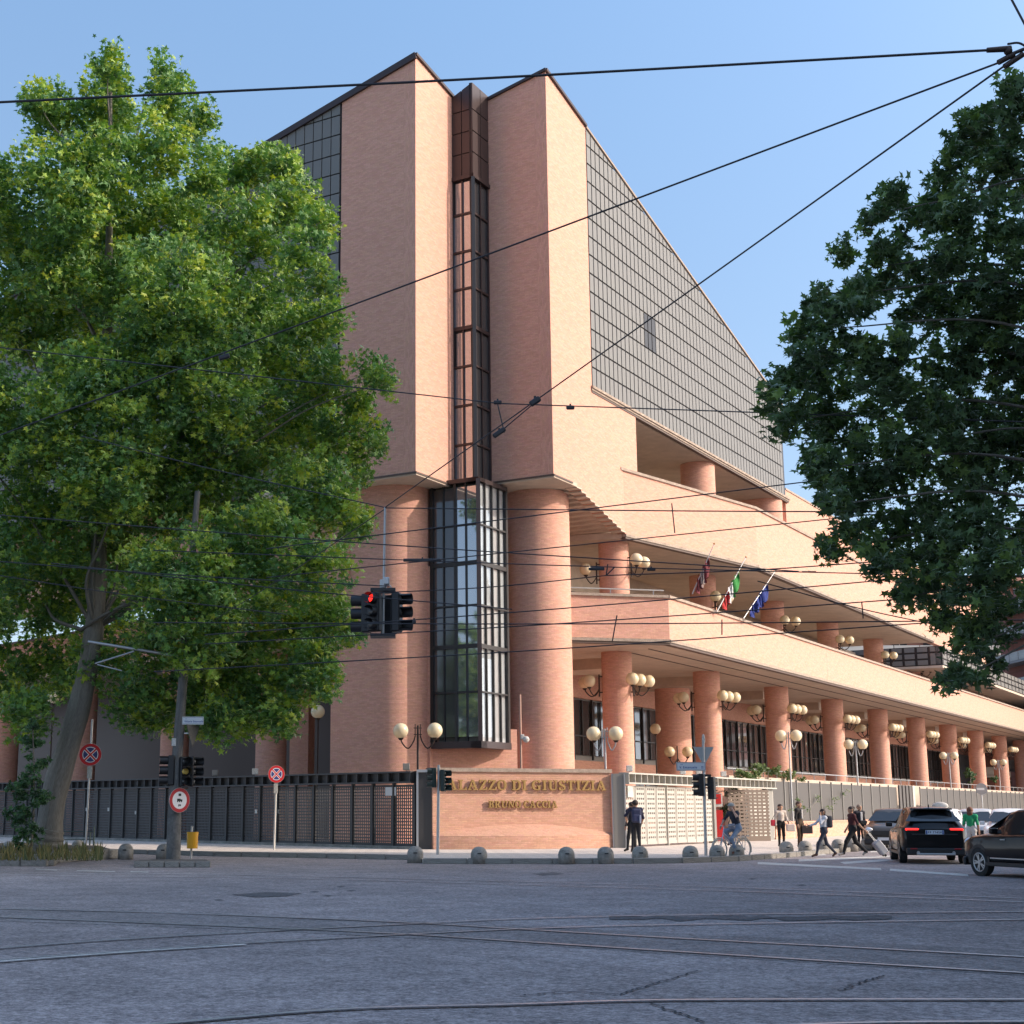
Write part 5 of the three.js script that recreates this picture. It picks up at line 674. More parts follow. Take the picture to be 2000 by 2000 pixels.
{ // planter of rough stone blocks with weeds
  const pts = [[-60, 1690], [95, 1691], [105, 1684], [215, 1676], [190, 1668], [60, 1662], [-60, 1662]].map(([u, v]) => G(u, v)), c = G(60, 1680), t = thing('planter', 'rough stone edged planting bed round the leaning tree', 'planter', V(c.x, 0, c.z));
  obj('soil', plate(pts.map((p) => V(p.x, 0, p.z)), 0.01, 0.3), mat(0.09, 0.07, 0.05, 0.95, { map: stoneMap }), t);
  const run = [[-60, 1691], [95, 1692], [107, 1685], [225, 1677]].map(([u, v]) => G(u, v)); for (let i = 0; i < 3; i++) { const a = run[i], b = run[i + 1], len = a.distanceTo(b), n = Math.max(1, Math.round(len / 0.75)), d = b.clone().sub(a).normalize(); for (let k = 0; k < n; k++) { const p = a.clone().addScaledVector(d, len * (k + 0.5) / n); obj('stone_block', basis(new RoundedBoxGeometry(len / n - 0.025, 0.32 + rr(-0.05, 0.05), 0.3 + rr(-0.03, 0.03), 2, 0.035), d.clone().applyAxisAngle(UP, rr(-0.06, 0.06)), UP.clone(), d.clone().cross(UP).applyAxisAngle(UP, 0), V(p.x, 0.16, p.z)), M.kerb, t); } }
  const im = new THREE.InstancedMesh(new THREE.ConeGeometry(0.014, 0.26, 3).translate(0, 0.13, 0), mat(0.10, 0.10, 0.05, 0.9), 1100); const m = new THREE.Matrix4(), q = new THREE.Quaternion(), e = new THREE.Euler(), col = new THREE.Color();
  for (let i = 0; i < 1100; i++) { const u = rr(-60, 200), v = 1664 + 17 * Math.abs(Math.sin(i * 12.9898) * 43758.5453 % 1); const p = gnd(u, v, 0.29); e.set(rr(-0.6, 0.6), rr(0, 6), rr(-0.6, 0.6)); q.setFromEuler(e); const s = rr(0.3, 1.5) * (0.5 + 0.8 * Math.abs(Math.sin(u * 0.09))); m.compose(p, q, V(s * 1.5, s, s * 1.5)); im.setMatrixAt(i, m); const f = rnd(); col.setRGB(0.6 + f, 0.8 + f * 0.5, 0.5 + f * 0.3); im.setColorAt(i, col); }
  im.name = 'weeds'; im.userData = { kind: 'stuff', label: 'ragged green and straw weeds in the stone edged bed', category: 'grass' }; scene.add(im);
}
// ------------------------------------------------------------------ neighbouring buildings
{ // flats beyond the courthouse, balconies facing the street
  const W = 66, P = V(62, 0, -196), t = thing('apartment_building', 'red and white apartment building with long balconies behind the courthouse terraces', 'building', P.clone());
  const ym = mat(0.36, 0.16, 0.13, 0.85, { map: brickMap }), wm = mat(0.55, 0.53, 0.50, 0.8, { map: plasterMap }), gm = mat(0.33, 0.32, 0.33, 0.7, { map: plasterMap });
  obj('wall', box(W, 31, 14, P.x + 6, 15.5, P.z - 7), ym, t); obj('roof', box(W + 2, 1.4, 16, P.x + 6, 31.7, P.z - 7), mat(0.42, 0.2, 0.14, 0.85), t);
  for (let f = 0; f < 9; f++) { const y = 2.6 + f * 3.2; const b = obj('balcony', box(W * 0.94, 0.25, 1.8, P.x + 6, y, P.z + 0.9), wm, t); 
    for (let k = 0; k < 18; k++) { const x = P.x + 6 - W * 0.47 + W * 0.94 * (k + 0.5) / 18; obj('balcony_panel', box(W * 0.94 / 18 - 0.12, 1.0, 0.08, x, y + 0.68, P.z + 1.78), f === 7 ? gm : wm, b); }
    for (let k = 0; k < 14; k++) { const x = P.x + 6 - W * 0.45 + W * 0.9 * (k + 0.5) / 14; const w = obj('window', box(2.0, 2.2, 0.1, x, y + 1.5, P.z + 0.06), M.glassDim, t); obj('window_frame', [box(0.1, 2.3, 0.14, x, y + 1.5, P.z + 0.09), box(2.2, 0.1, 0.14, x, y + 2.65, P.z + 0.09)], wm, w); } }
  // tall side wing nearer the street
  const Q = V(76, 0, -150); const u2 = thing('apartment_building', 'grey apartment tower with white balcony railings beside the side street', 'building', Q.clone()); obj('wall', box(22, 27, 30, Q.x + 8, 13.5, Q.z - 15), ym, u2); for (let f = 0; f < 8; f++) { const y = 3 + f * 3.1; const b = obj('balcony', box(2.2, 0.25, 26, Q.x - 4.0, y, Q.z - 15), gm, u2); for (let k = 0; k < 10; k++) obj('balcony_panel', box(0.08, 1.0, 2.4, Q.x - 5.0, y + 0.66, Q.z - 3.2 - k * 2.6), wm, b); for (let k = 0; k < 5; k++) obj('balcony_panel', box(4, 1.0, 0.08, Q.x - 1 + k * 4.3, y + 0.66, Q.z + 0.5), wm, b); }
}
{ // tall block along the near street, out of frame: it keeps the junction in shade
  const x0 = 22.2, z0 = -43.5, z1 = 34, Hh = 31.5, t = thing('corner_block', 'tall ochre corner block with rows of windows across the junction', 'building', V(x0, 0, -5)); const wm = mat(0.46, 0.38, 0.28, 0.85, { map: plasterMap });
  obj('wall', box(16, Hh, z1 - z0, x0 + 8, Hh / 2, (z0 + z1) / 2), wm, t); obj('cornice', box(16.8, 0.6, z1 - z0 + 0.6, x0 + 7.9, Hh + 0.3, (z0 + z1) / 2), M.cope, t);
  for (let f = 0; f < 9; f++) for (let k = 0; k < 17; k++) { const z = z0 + 3 + k * 4.4, y = 4 + f * 3.2; const w = obj('window', box(0.1, 1.9, 1.3, x0 + 0.02, y, z), M.glassDim, t); obj('window_frame', [box(0.14, 0.1, 1.5, x0, y + 1.0, z), box(0.24, 0.12, 1.6, x0 - 0.04, y - 1.02, z)], M.white, w); }
}
{ // second plane tree along the avenue, outside the frame, mirrored in the bay window
  const c = leftTree.clone(); c.name = numbered('plane_tree'); c.position.set(-50, 0, -28); c.rotation.y = 2.1; c.scale.setScalar(0.7); c.userData = { label: 'plane tree farther along the avenue, mirrored in the bay window glass', category: 'tree' }; scene.add(c);
}
// ------------------------------------------------------------------ cars (local: x forward, y up, z right)
function makeCar(name, label, P, turn, o) {
  const t = thing(name, label, 'car', P, o.group, turn), Lh = o.len / 2, Wd = o.wid / 2; const paint = phys(...o.color, 0.3, { clearcoat: 0.35, clearcoatRoughness: 0.05, specularIntensity: 0.25 });
  // stations: x, sill y, belt y, top y, half width at belt, half width at top
  const S = o.st.map((a) => a.slice()); const ringN = 13, pos = [], rings = S.map(([x, yb, belt, top, wb, wt]) => { const gh = top - belt > 0.03; return [[0, yb], [wb * 0.86, yb], [wb * 0.96, yb + 0.07], [wb, yb + 0.22], [wb * 1.0, yb + (belt - yb) * 0.6], [wb * 0.985, belt - 0.05], [wb * 0.95, belt], gh ? [wb * 0.9, belt + 0.015] : [wb * 0.8, belt + (top - belt) * 0.7 + 0.005], gh ? [wb * 0.9 + (wt - wb * 0.9) * 0.5, belt + (top - belt) * 0.5] : [wb * 0.6, belt + (top - belt) * 0.8 + 0.01], gh ? [wt, top - 0.07] : [wb * 0.45, belt + (top - belt) * 0.9 + 0.012], gh ? [wt * 0.9, top - 0.02] : [wb * 0.3, top + 0.012], gh ? [wt * 0.6, top] : [wb * 0.15, top + 0.014], [0, top + (gh ? 0.012 : 0.015)]].map(([z, y]) => V(x, y, z)); });
  for (const sgn of [1, -1]) for (let i = 0; i < rings.length - 1; i++) for (let j = 0; j < ringN - 1; j++) { const q = [rings[i][j], rings[i + 1][j], rings[i + 1][j + 1], rings[i][j + 1]].map((v) => V(v.x, v.y, v.z * sgn)); const tri = sgn > 0 ? [0, 1, 2, 0, 2, 3] : [0, 2, 1, 0, 3, 2]; for (const k of tri) pos.push(q[k].x, q[k].y, q[k].z); }
  const cap = []; for (const end of [0, rings.length - 1]) for (const sgn of [1, -1]) for (let j = 0; j < ringN - 1; j++) { const r = rings[end], c = V(r[0].x, (r[0].y + r[12].y) / 2, 0), a = r[j], b = r[j + 1], flip = (end === 0) === (sgn > 0); const A = [a.x, a.y, a.z * sgn], Bq = [b.x, b.y, b.z * sgn]; cap.push(c.x, c.y, c.z, ...(flip ? A : Bq), ...(flip ? Bq : A)); }
  const capG = new THREE.BufferGeometry(); capG.setAttribute('position', new THREE.Float32BufferAttribute(cap, 3)); capG.setAttribute('uv', new THREE.Float32BufferAttribute(cap.length / 3 * 2, 2)); capG.computeVertexNormals();
  let g = new THREE.BufferGeometry(); g.setAttribute('position', new THREE.Float32BufferAttribute(pos, 3)); g = mergeVertices(g, 1e-3); g.computeVertexNormals(); g = g.toNonIndexed(); g.setAttribute('uv', new THREE.Float32BufferAttribute(g.attributes.position.count * 2, 2)); const body = obj('body', [g, capG], paint, t, true);
  const at = (x) => { let i = 0; while (i < S.length - 2 && S[i + 1][0] < x) i++; const a = S[i], b = S[i + 1], f = (x - a[0]) / (b[0] - a[0]); return a.map((v, k) => v + (b[k] - v) * f); };
  const quad = (P4, nm, m) => { const gg = new THREE.BufferGeometry(); gg.setAttribute('position', new THREE.Float32BufferAttribute([0, 1, 2, 0, 2, 3].flatMap((k) => P4[k].toArray()), 3)); gg.setAttribute('uv', new THREE.Float32BufferAttribute(12, 2)); gg.computeVertexNormals(); return obj(nm, gg, m, t, true); };
  const sideP = (x, f, sgn) => { const [, , belt, top, wb, wt] = at(x); const y = belt + 0.05 + (top - 0.13 - belt) * f; const z = wb * 0.9 + (wt - wb * 0.9) * ((y - belt) / (top - 0.07 - belt)) + 0.012; return V(x, y, z * sgn); };
  for (const sgn of [1, -1]) for (const [x0, x0t, x1, x1t] of o.win) { const n = 5; const pp = []; for (let k = 0; k < n; k++) { const f0 = k / n, f1 = (k + 1) / n; const a = sideP(x0 + (x0t - x0) * f0, f0, sgn), b = sideP(x1 + (x1t - x1) * f0, f0, sgn), c = sideP(x1 + (x1t - x1) * f1, f1, sgn), e = sideP(x0 + (x0t - x0) * f1, f1, sgn); pp.push(a, b, c, a, c, e); } const gg = new THREE.BufferGeometry(); gg.setAttribute('position', new THREE.Float32BufferAttribute(pp.flatMap((v) => v.toArray()), 3)); gg.setAttribute('uv', new THREE.Float32BufferAttribute(pp.length * 2, 2)); gg.computeVertexNormals(); obj('side_window', gg, M.carGlass, t, true); }
  const scr2 = (xa, xb, nm) => { const A = at(xa), B = at(xb), da = 0.06, up = 0.016; const out = xb > xa ? -0.014 : 0.014; const a = A[4] * 0.86, b = B[5] * 0.86; quad([V(xa + out, A[3] + up + 0.03, -a), V(xb + out, B[3] + up - 0.02, -b), V(xb + out, B[3] + up - 0.02, b), V(xa + out, A[3] + up + 0.03, a)], nm, M.carGlass); };
  scr2(o.ws[0], o.ws[1], 'windscreen'); scr2(o.rw[0], o.rw[1], 'rear_window');
  // wheels
  const wr = o.wr; for (const x of o.wx) for (const sgn of [1, -1]) { const w = new THREE.Group(); w.name = 'wheel'; w.position.set(x, wr, sgn * (Wd - 0.1)); t.add(w); obj('tyre', new THREE.LatheGeometry([[0.2, -0.1], [wr - 0.02, -0.11], [wr, -0.08], [wr, 0.08], [wr - 0.02, 0.11], [0.2, 0.1]].map(([a, b]) => new THREE.Vector2(a, b)), 30).rotateX(Math.PI / 2), M.tyre, w, true);
    const rim = [new THREE.TorusGeometry(wr * 0.66, 0.02, 8, 28).translate(0, 0, sgn * 0.09), new THREE.CylinderGeometry(0.05, 0.05, 0.05, 12).rotateX(Math.PI / 2).translate(0, 0, sgn * 0.08)]; for (let k = 0; k < 10; k++) { const a = (k >> 1) * Math.PI * 0.4 + (k % 2 ? 0.17 : -0.17); rim.push(new THREE.BoxGeometry(wr * 0.62, 0.035, 0.02).translate(wr * 0.34, 0, 0).rotateZ(a).translate(0, 0, sgn * 0.085)); } obj('rim', rim, M.rim, w, true); obj('brake_disc', new THREE.CylinderGeometry(wr * 0.64, wr * 0.64, 0.04, 24).rotateX(Math.PI / 2).translate(0, 0, sgn * 0.03), M.black, w, true);
    obj('wheel_arch', new THREE.RingGeometry(wr + 0.0, wr + 0.075, 28, 1, -0.12, Math.PI + 0.24).rotateY(sgn < 0 ? Math.PI : 0).translate(x, wr + 0.02, sgn * (at(x)[4] + 0.008)), M.black, t, true); obj('wheel_well', new THREE.CircleGeometry(wr + 0.03, 28).rotateY(sgn < 0 ? Math.PI : 0).translate(x, wr + 0.02, sgn * (at(x)[4] + 0.003)), M.dark, t, true); }
  const fx = S[S.length - 1][0], rx = S[0][0];
  obj('bumper', [rbox(0.12, 0.2, o.wid * 0.86, 0.05, fx - 0.02, 0.34, 0), rbox(0.12, 0.22, o.wid * 0.86, 0.05, rx + 0.02, 0.36, 0)], M.black, t, true); obj('sill_trim', [rbox(o.len * 0.5, 0.1, 0.04, 0.02, 0, 0.3, Wd - 0.01), rbox(o.len * 0.5, 0.1, 0.04, 0.02, 0, 0.3, -Wd + 0.01)], M.black, t, true);
  for (const sgn of [1, -1]) { obj('mirror', rbox(0.12, 0.14, 0.2, 0.04, o.ws[0] - 0.42, o.beltY + 0.1, sgn * (Wd + 0.06)), o.mirror || paint, t, true); const hx = at(fx - 0.2); obj('headlight', new THREE.SphereGeometry(0.13, 14, 10).scale(0.7, 0.75, 1.25).translate(fx - 0.1, o.lampY, sgn * hx[4] * 0.74), M.lampGlass, t, true); obj('tail_light', rbox(0.12, 0.075, 0.4, 0.035, rx + 0.055, o.tailY, sgn * (at(rx + 0.05)[4] * 0.74)), o.tailLit ? M.tailLit : M.tail, t, true);
    for (const hx2 of [0.35, -0.55]) obj('door_handle', rbox(0.18, 0.03, 0.03, 0.01, hx2, o.beltY - 0.1, sgn * (at(hx2)[4] * 0.985 + 0.012)), M.rim, t, true); }
  obj('grille', [rbox(0.06, 0.2, o.wid * 0.5, 0.02, fx + 0.005, o.lampY - 0.12, 0)], M.black, t, true);
  obj('number_plate', box(0.015, 0.11, 0.5, fx + 0.05, 0.46, 0), M.plate, t, true); obj('number_plate', box(0.015, 0.12, 0.52, rx - 0.05 + (o.plateIn || 0), o.plateY, 0), o.rearPlate || M.plate, t, true);
  return t;
}
M.lampGlass = phys(0.7, 0.72, 0.75, 0.05, { metalness: 0.5 }); M.tail = mat(0.3, 0.01, 0.012, 0.2); M.tailLit = mat(0.5, 0.01, 0.01, 0.25, { emissive: new THREE.Color().setRGB(1, 0.03, 0.02), emissiveIntensity: 0.8 }); M.plate = mat(0.62, 0.63, 0.66, 0.5);
const SUV = { len: 4.7, wid: 1.93, wr: 0.37, wx: [-1.45, 1.42], st: [[-2.33, 0.42, 0.98, 1.0, 0.8, 0.6], [-2.22, 0.36, 1.05, 1.1, 0.9, 0.62], [-2.0, 0.3, 1.08, 1.36, 0.95, 0.6], [-1.62, 0.27, 1.08, 1.58, 0.965, 0.62], [-0.9, 0.26, 1.05, 1.655, 0.965, 0.64], [0.0, 0.26, 1.02, 1.665, 0.965, 0.65], [0.45, 0.26, 1.01, 1.61, 0.965, 0.64], [1.2, 0.26, 1.0, 1.08, 0.96, 0.7], [1.9, 0.28, 0.93, 0.98, 0.94, 0.7], [2.25, 0.32, 0.8, 0.86, 0.84, 0.6], [2.35, 0.4, 0.66, 0.7, 0.7, 0.5]], win: [[-1.75, -1.4, -0.62, -0.6], [-0.52, -0.5, 0.95, 0.42]], ws: [1.16, 0.48], rw: [-2.14, -1.64], beltY: 1.02, lampY: 0.8, tailY: 1.0, plateY: 0.92 };
const HATCH = { len: 4.25, wid: 1.8, wr: 0.33, wx: [-1.27, 1.3], st: [[-2.1, 0.42, 0.9, 0.93, 0.74, 0.55], [-2.02, 0.34, 0.98, 1.06, 0.84, 0.58], [-1.9, 0.3, 1.02, 1.4, 0.88, 0.58], [-1.6, 0.27, 1.03, 1.56, 0.9, 0.6], [-0.7, 0.26, 1.0, 1.615, 0.9, 0.62], [0.1, 0.26, 0.98, 1.6, 0.9, 0.62], [0.4, 0.26, 0.97, 1.53, 0.9, 0.61], [1.05, 0.26, 0.97, 1.06, 0.9, 0.66], [1.65, 0.28, 0.92, 0.99, 0.88, 0.64], [2.0, 0.32, 0.82, 0.88, 0.78, 0.56], [2.12, 0.4, 0.68, 0.72, 0.66, 0.45]], win: [[-1.55, -1.4, -0.5, -0.48], [-0.4, -0.4, 0.8, 0.36]], ws: [1.01, 0.44], rw: [-1.98, -1.64], beltY: 0.98, lampY: 0.8, tailY: 0.92, plateY: 0.78 };
const plateTex = canvasTex(256, 64, (x) => { x.fillStyle = '#c9d2dc'; x.fillRect(0, 0, 256, 64); x.fillStyle = '#2a4a90'; x.fillRect(0, 0, 20, 64); x.fillRect(236, 0, 20, 64); x.fillStyle = '#1d2a44'; x.font = 'bold 50px sans-serif'; x.fillText('FP 774SK', 24, 50); });
const head = (deg) => Math.PI / 2 - deg * Math.PI / 180; // compass angle right of straight ahead -> turn of a car whose front is +x
{ const p = G(1838, 1687); makeCar('sport_utility_car', 'black sports utility car with lit red tail lights waiting at the crossing', V(p.x + 0.3, 0, p.z - 2.0), head(13), { ...SUV, color: [0.006, 0.006, 0.007], tailLit: true, rearPlate: new THREE.MeshStandardMaterial({ color: 0xd7dde4, roughness: 0.5 }) });
  const pl = scene.children[scene.children.length - 1]; { const g = new THREE.PlaneGeometry(0.5, 0.11).rotateY(-Math.PI / 2).translate(-2.4, 0.92, 0); obj('plate_print', g, new THREE.MeshStandardMaterial({ map: plateTex, roughness: 0.5 }), pl, true); obj('roof_spoiler', rbox(0.3, 0.05, 1.2, 0.02, -1.72, 1.6, 0), M.black, pl, true); obj('boot_trim', rbox(0.03, 0.035, 1.3, 0.012, -2.335, 0.86, 0), M.black, pl, true); obj('exhaust', [new THREE.CylinderGeometry(0.045, 0.045, 0.08, 14).rotateZ(Math.PI / 2).translate(-2.36, 0.33, 0.5)], M.rim, pl, true); obj('exhaust', [new THREE.CylinderGeometry(0.045, 0.045, 0.08, 14).rotateZ(Math.PI / 2).translate(-2.36, 0.33, -0.5)], M.rim, pl, true); for (const z of [0.62, -0.62]) obj('bumper_reflector', rbox(0.03, 0.04, 0.2, 0.012, -2.385, 0.44, z), M.tail, pl, true); obj('skid_plate', rbox(0.06, 0.06, 1.1, 0.02, -2.38, 0.285, 0), M.galv, pl, true); obj('roof_fin', rbox(0.14, 0.09, 0.03, 0.01, -1.2, 1.69, 0), M.black, pl, true); } }
{ const w = G(1918, 1711), h = head(-15), d = V(Math.cos(h), 0, -Math.sin(h)), s = V(-d.z, 0, d.x); makeCar('crossing_car', 'black crossover car driving across the junction, spoked wheel showing', V(w.x - d.x * 1.3 + s.x * 0.85, 0, w.z - d.z * 1.3 + s.z * 0.85), h, { ...HATCH, color: [0.008, 0.007, 0.008] }); const c = scene.children[scene.children.length - 1]; for (const z of [0.915, -0.915]) obj('chrome_strip', rbox(1.9, 0.035, 0.02, 0.008, -0.1, 0.44, z), M.rim, c, true); }
{ const q = (u, Z) => { const p = atZ(u, 1600, Z); return V(p.x, 0, -Z); };
  makeCar('queueing_car', 'dark grey crossover car facing the crossing with sunlit wing', q(1741, 60), head(180 + 26), { ...HATCH, color: [0.06, 0.055, 0.05], group: 'cars queueing in the side street' });
  const tx = makeCar('taxi', 'white taxi with a rounded roof sign behind the black car', q(1838, 60), head(180 + 28), { ...HATCH, color: [0.7, 0.7, 0.7], group: 'cars queueing in the side street' }); obj('roof_sign', new THREE.SphereGeometry(0.2, 16, 10).scale(0.6, 0.8, 1.6).translate(0, 1.72, 0), M.white, tx, true);
  makeCar('queueing_car', 'silver car queueing beside the person in green', q(1906, 61), head(180 + 24), { ...HATCH, color: [0.5, 0.5, 0.51], group: 'cars queueing in the side street' });
  makeCar('queueing_car', 'white car queueing behind the black crossover', q(1972, 57), head(180 + 24), { ...HATCH, color: [0.78, 0.78, 0.77], group: 'cars queueing in the side street' }); }

// ------------------------------------------------------------------ people (local: faces +z, left arm at +x)
function person(label, P, turn, h, C, pose = {}, extra) {
  const t = thing('person', label, 'person', P, undefined, turn), k = h / 1.75; const J = { head: [0, 1.63, 0.02], neck: [0, 1.47, 0], chest: [0, 1.3, 0], waist: [0, 1.08, 0], hipL: [0.09, 0.94, 0], hipR: [-0.09, 0.94, 0], kneeL: [0.1, 0.5, 0.02], kneeR: [-0.1, 0.5, 0.02], ankL: [0.1, 0.09, -0.02], ankR: [-0.1, 0.09, -0.02], toeL: [0.12, 0.04, 0.15], toeR: [-0.12, 0.04, 0.15], shL: [0.18, 1.42, 0], shR: [-0.18, 1.42, 0], elL: [0.24, 1.14, -0.02], elR: [-0.24, 1.14, -0.02], wrL: [0.25, 0.9, 0.05], wrR: [-0.25, 0.9, 0.05], ...pose };
  const v = (n) => V(...J[n]).multiplyScalar(k); const skin = C.skin || [0.42, 0.24, 0.16], top = C.top, leg = C.leg, shoe = C.shoe || [0.03, 0.025, 0.02], fore = C.bareArms ? skin : top;
  const lw = C.loose ? 1.25 : 1; const bones = [['head', 'head', 0.098, 0.1, skin], ['neck', 'head', 0.052, 0.055, skin], ['neck', 'chest', 0.06, 0.12, top], ['shL', 'shR', 0.085, 0.085, top], ['chest', 'waist', 0.15, 0.125, top], ['waist', 'hipL', 0.125, 0.11, leg], ['waist', 'hipR', 0.125, 0.11, leg], ['hipL', 'kneeL', 0.09 * lw, 0.062 * lw, leg], ['hipR', 'kneeR', 0.09 * lw, 0.062 * lw, leg], ['kneeL', 'ankL', 0.06 * lw, 0.042 * lw, C.bareLegs ? skin : leg], ['kneeR', 'ankR', 0.06 * lw, 0.042 * lw, C.bareLegs ? skin : leg], ['ankL', 'toeL', 0.044, 0.036, shoe], ['ankR', 'toeR', 0.044, 0.036, shoe], ['shL', 'elL', 0.056, 0.044, top], ['shR', 'elR', 0.056, 0.044, top], ['elL', 'wrL', 0.043, 0.03, fore], ['elR', 'wrR', 0.043, 0.03, fore]].map(([a, b, r0, r1, c]) => ({ a: v(a), b: v(b), r0: r0 * k, r1: r1 * k, c }));
  { const hd = v('head'), nz = V(0, -0.012, 0.1).multiplyScalar(k).add(hd); bones.push({ a: nz, b: nz.clone().add(V(0, 0.02, -0.03)), r0: 0.018, r1: 0.014, c: skin }); const jaw = V(0, -0.075, 0.045).multiplyScalar(k).add(hd); bones.push({ a: hd, b: jaw, r0: 0.07, r1: 0.05, c: skin }); for (const s of [1, -1]) { const e = V(0.098 * s, -0.01, -0.005).multiplyScalar(k).add(hd); bones.push({ a: e, b: e.clone().add(V(0, 0.02, 0)), r0: 0.02, r1: 0.02, c: skin }); } }
  for (const s of ['L', 'R']) { const w = v('wr' + s), d = w.clone().sub(v('el' + s)).normalize(), sd = V(0, 0, 1).addScaledVector(d, -d.z).normalize(); const palm = w.clone().addScaledVector(d, 0.085 * k); bones.push({ a: w, b: palm, r0: 0.028 * k, r1: 0.032 * k, c: skin }); for (let f = 0; f < 4; f++) { const o = (f - 1.5) * 0.019 * k, a = palm.clone().addScaledVector(sd, o), b = a.clone().addScaledVector(d, (0.07 - Math.abs(f - 1.3) * 0.008) * k).addScaledVector(V(0, -1, 0), 0.012); bones.push({ a, b, r0: 0.0095 * k, r1: 0.008 * k, c: skin, fine: 1 }); } const th = w.clone().addScaledVector(d, 0.03 * k); bones.push({ a: th, b: th.clone().addScaledVector(sd, 0.045 * k).addScaledVector(d, 0.035 * k), r0: 0.012 * k, r1: 0.009 * k, c: skin, fine: 1 }); }
  const dist = (p, b) => { const ab = b.b.clone().sub(b.a), L2 = ab.lengthSq(); let f = L2 < 1e-9 ? 0 : p.clone().sub(b.a).dot(ab) / L2; f = Math.max(0, Math.min(1, f)); return p.distanceTo(b.a.clone().addScaledVector(ab, f)) - (b.r0 + (b.r1 - b.r0) * f); };
  const res = 96, mc = new MarchingCubes(res, new THREE.MeshBasicMaterial(), false, false, 60000); mc.isolation = 0; const half = 1.0 * k, cy = 0.9 * k, F = mc.field; F.fill(-1); const cell = 2 * half / res; const hs = res / 2;
  for (const b of bones) { if (b.fine) continue; const rm = Math.max(b.r0, b.r1) + 0.07, lo = b.a.clone().min(b.b).subScalar(rm), hi = b.a.clone().max(b.b).addScalar(rm); const ix = (x) => Math.max(1, Math.min(res - 2, Math.round(x / half * hs + hs))), iy = (y) => Math.max(1, Math.min(res - 2, Math.round((y - cy) / half * hs + hs)));
    const ax = b.a, bx = b.b.x - ax.x, by = b.b.y - ax.y, bz = b.b.z - ax.z, L2 = bx * bx + by * by + bz * bz;
    for (let z = ix(lo.z); z <= ix(hi.z); z++) for (let y = iy(lo.y); y <= iy(hi.y); y++) for (let x = ix(lo.x); x <= ix(hi.x); x++) { const px = (x - hs) / hs * half - ax.x, py = (y - hs) / hs * half + cy - ax.y, pz = (z - hs) / hs * half - ax.z; let f = L2 < 1e-9 ? 0 : (px * bx + py * by + pz * bz) / L2; f = f < 0 ? 0 : f > 1 ? 1 : f; const dx = px - bx * f, dy = py - by * f, dz = pz - bz * f, d = Math.sqrt(dx * dx + dy * dy + dz * dz) - (b.r0 + (b.r1 - b.r0) * f); const i = x + y * res + z * res * res, e = -F[i], kk = 0.035, hh = Math.max(kk - Math.abs(d - e), 0) / kk; F[i] = -(Math.min(d, e) - hh * hh * kk * 0.25); } }
  mc.update(); const n = mc.count ?? mc.geometry.drawRange.count; let g = new THREE.BufferGeometry(); g.setAttribute('position', new THREE.BufferAttribute(new Float32Array(mc.positionArray.slice(0, n * 3)), 3)); g.scale(half, half, half).translate(0, cy, 0); g = mergeVertices(g, 1e-4); g.computeVertexNormals();
  const fing = bones.filter((b) => b.fine).map((b) => rod(b.a, b.b, b.r0, b.r1, 6)); g = prep(g); g.setAttribute('uv', new THREE.Float32BufferAttribute(g.attributes.position.count * 2, 2)); g = merge([g, ...fing]); 
  const P3 = g.attributes.position, col = new Float32Array(P3.count * 3), p = V(); for (let i = 0; i < P3.count; i++) { p.fromBufferAttribute(P3, i); let bd = 9, c = skin; for (const b of bones) { const d = dist(p, b); if (d < bd) { bd = d; c = b.c; } } col[i * 3] = c[0]; col[i * 3 + 1] = c[1]; col[i * 3 + 2] = c[2]; } g.setAttribute('color', new THREE.BufferAttribute(col, 3));
  obj('body', g, M.cloth, t, true);
  const hd = v('head'); if (C.hair) { const hg = [new THREE.SphereGeometry(0.112 * k, 18, 12, 0, Math.PI * 2, 0, Math.PI * 0.55).rotateX(-0.45).translate(hd.x, hd.y + 0.012, hd.z - 0.012)]; if (C.long) { const sp = new THREE.SphereGeometry(0.1 * k, 14, 12).scale(1.0, C.long, 0.62).translate(hd.x, hd.y - 0.09 * C.long, hd.z - 0.065 * k); hg.push(sp); } if (C.bun) hg.push(sph(0.05 * k, hd.x, hd.y + 0.07 * k, hd.z - 0.11 * k, 12)); obj('hair', hg, mat(...C.hair, 0.7), t, true); }
  if (C.cap) obj('cap', [new THREE.SphereGeometry(0.118 * k, 18, 10, 0, Math.PI * 2, 0, Math.PI * 0.5).translate(hd.x, hd.y + 0.015, hd.z), new THREE.CylinderGeometry(0.09 * k, 0.09 * k, 0.012, 16).scale(0.9, 1, 1).translate(hd.x, hd.y + 0.03, hd.z + 0.09 * k)], mat(...C.cap, 0.8), t, true);
  const eyes = []; for (const s of [1, -1]) eyes.push(sph(0.013 * k, hd.x + 0.036 * k * s, hd.y + 0.012 * k, hd.z + 0.088 * k, 8)); obj('eyes', eyes, M.black, t, true);
  if (C.jacket) { obj('shirt_front', rbox(0.1 * k, 0.34 * k, 0.03, 0.012, 0, 1.27 * k, 0.135 * k), mat(...C.jacket, 0.8), t, true); }
  if (extra) extra(t, v, k); return t;
}
M.cloth = new THREE.MeshStandardMaterial({ vertexColors: true, roughness: 0.9 });
const spot = (u, Z, y = KH) => { const p = atZ(u, 1650, Z); return V(p.x, y, -Z); };
const walk = (s) => ({ kneeL: [0.1, 0.52, 0.22 * s + 0.03], ankL: [0.1, 0.12, 0.36 * s], toeL: [0.11, 0.06, 0.36 * s + 0.17], kneeR: [-0.1, 0.5, -0.12 * s], ankR: [-0.1, 0.16, -0.44 * s], toeR: [-0.11, 0.06, -0.34 * s], elR: [-0.25, 1.15, 0.1], wrR: [-0.24, 0.95, 0.28] });
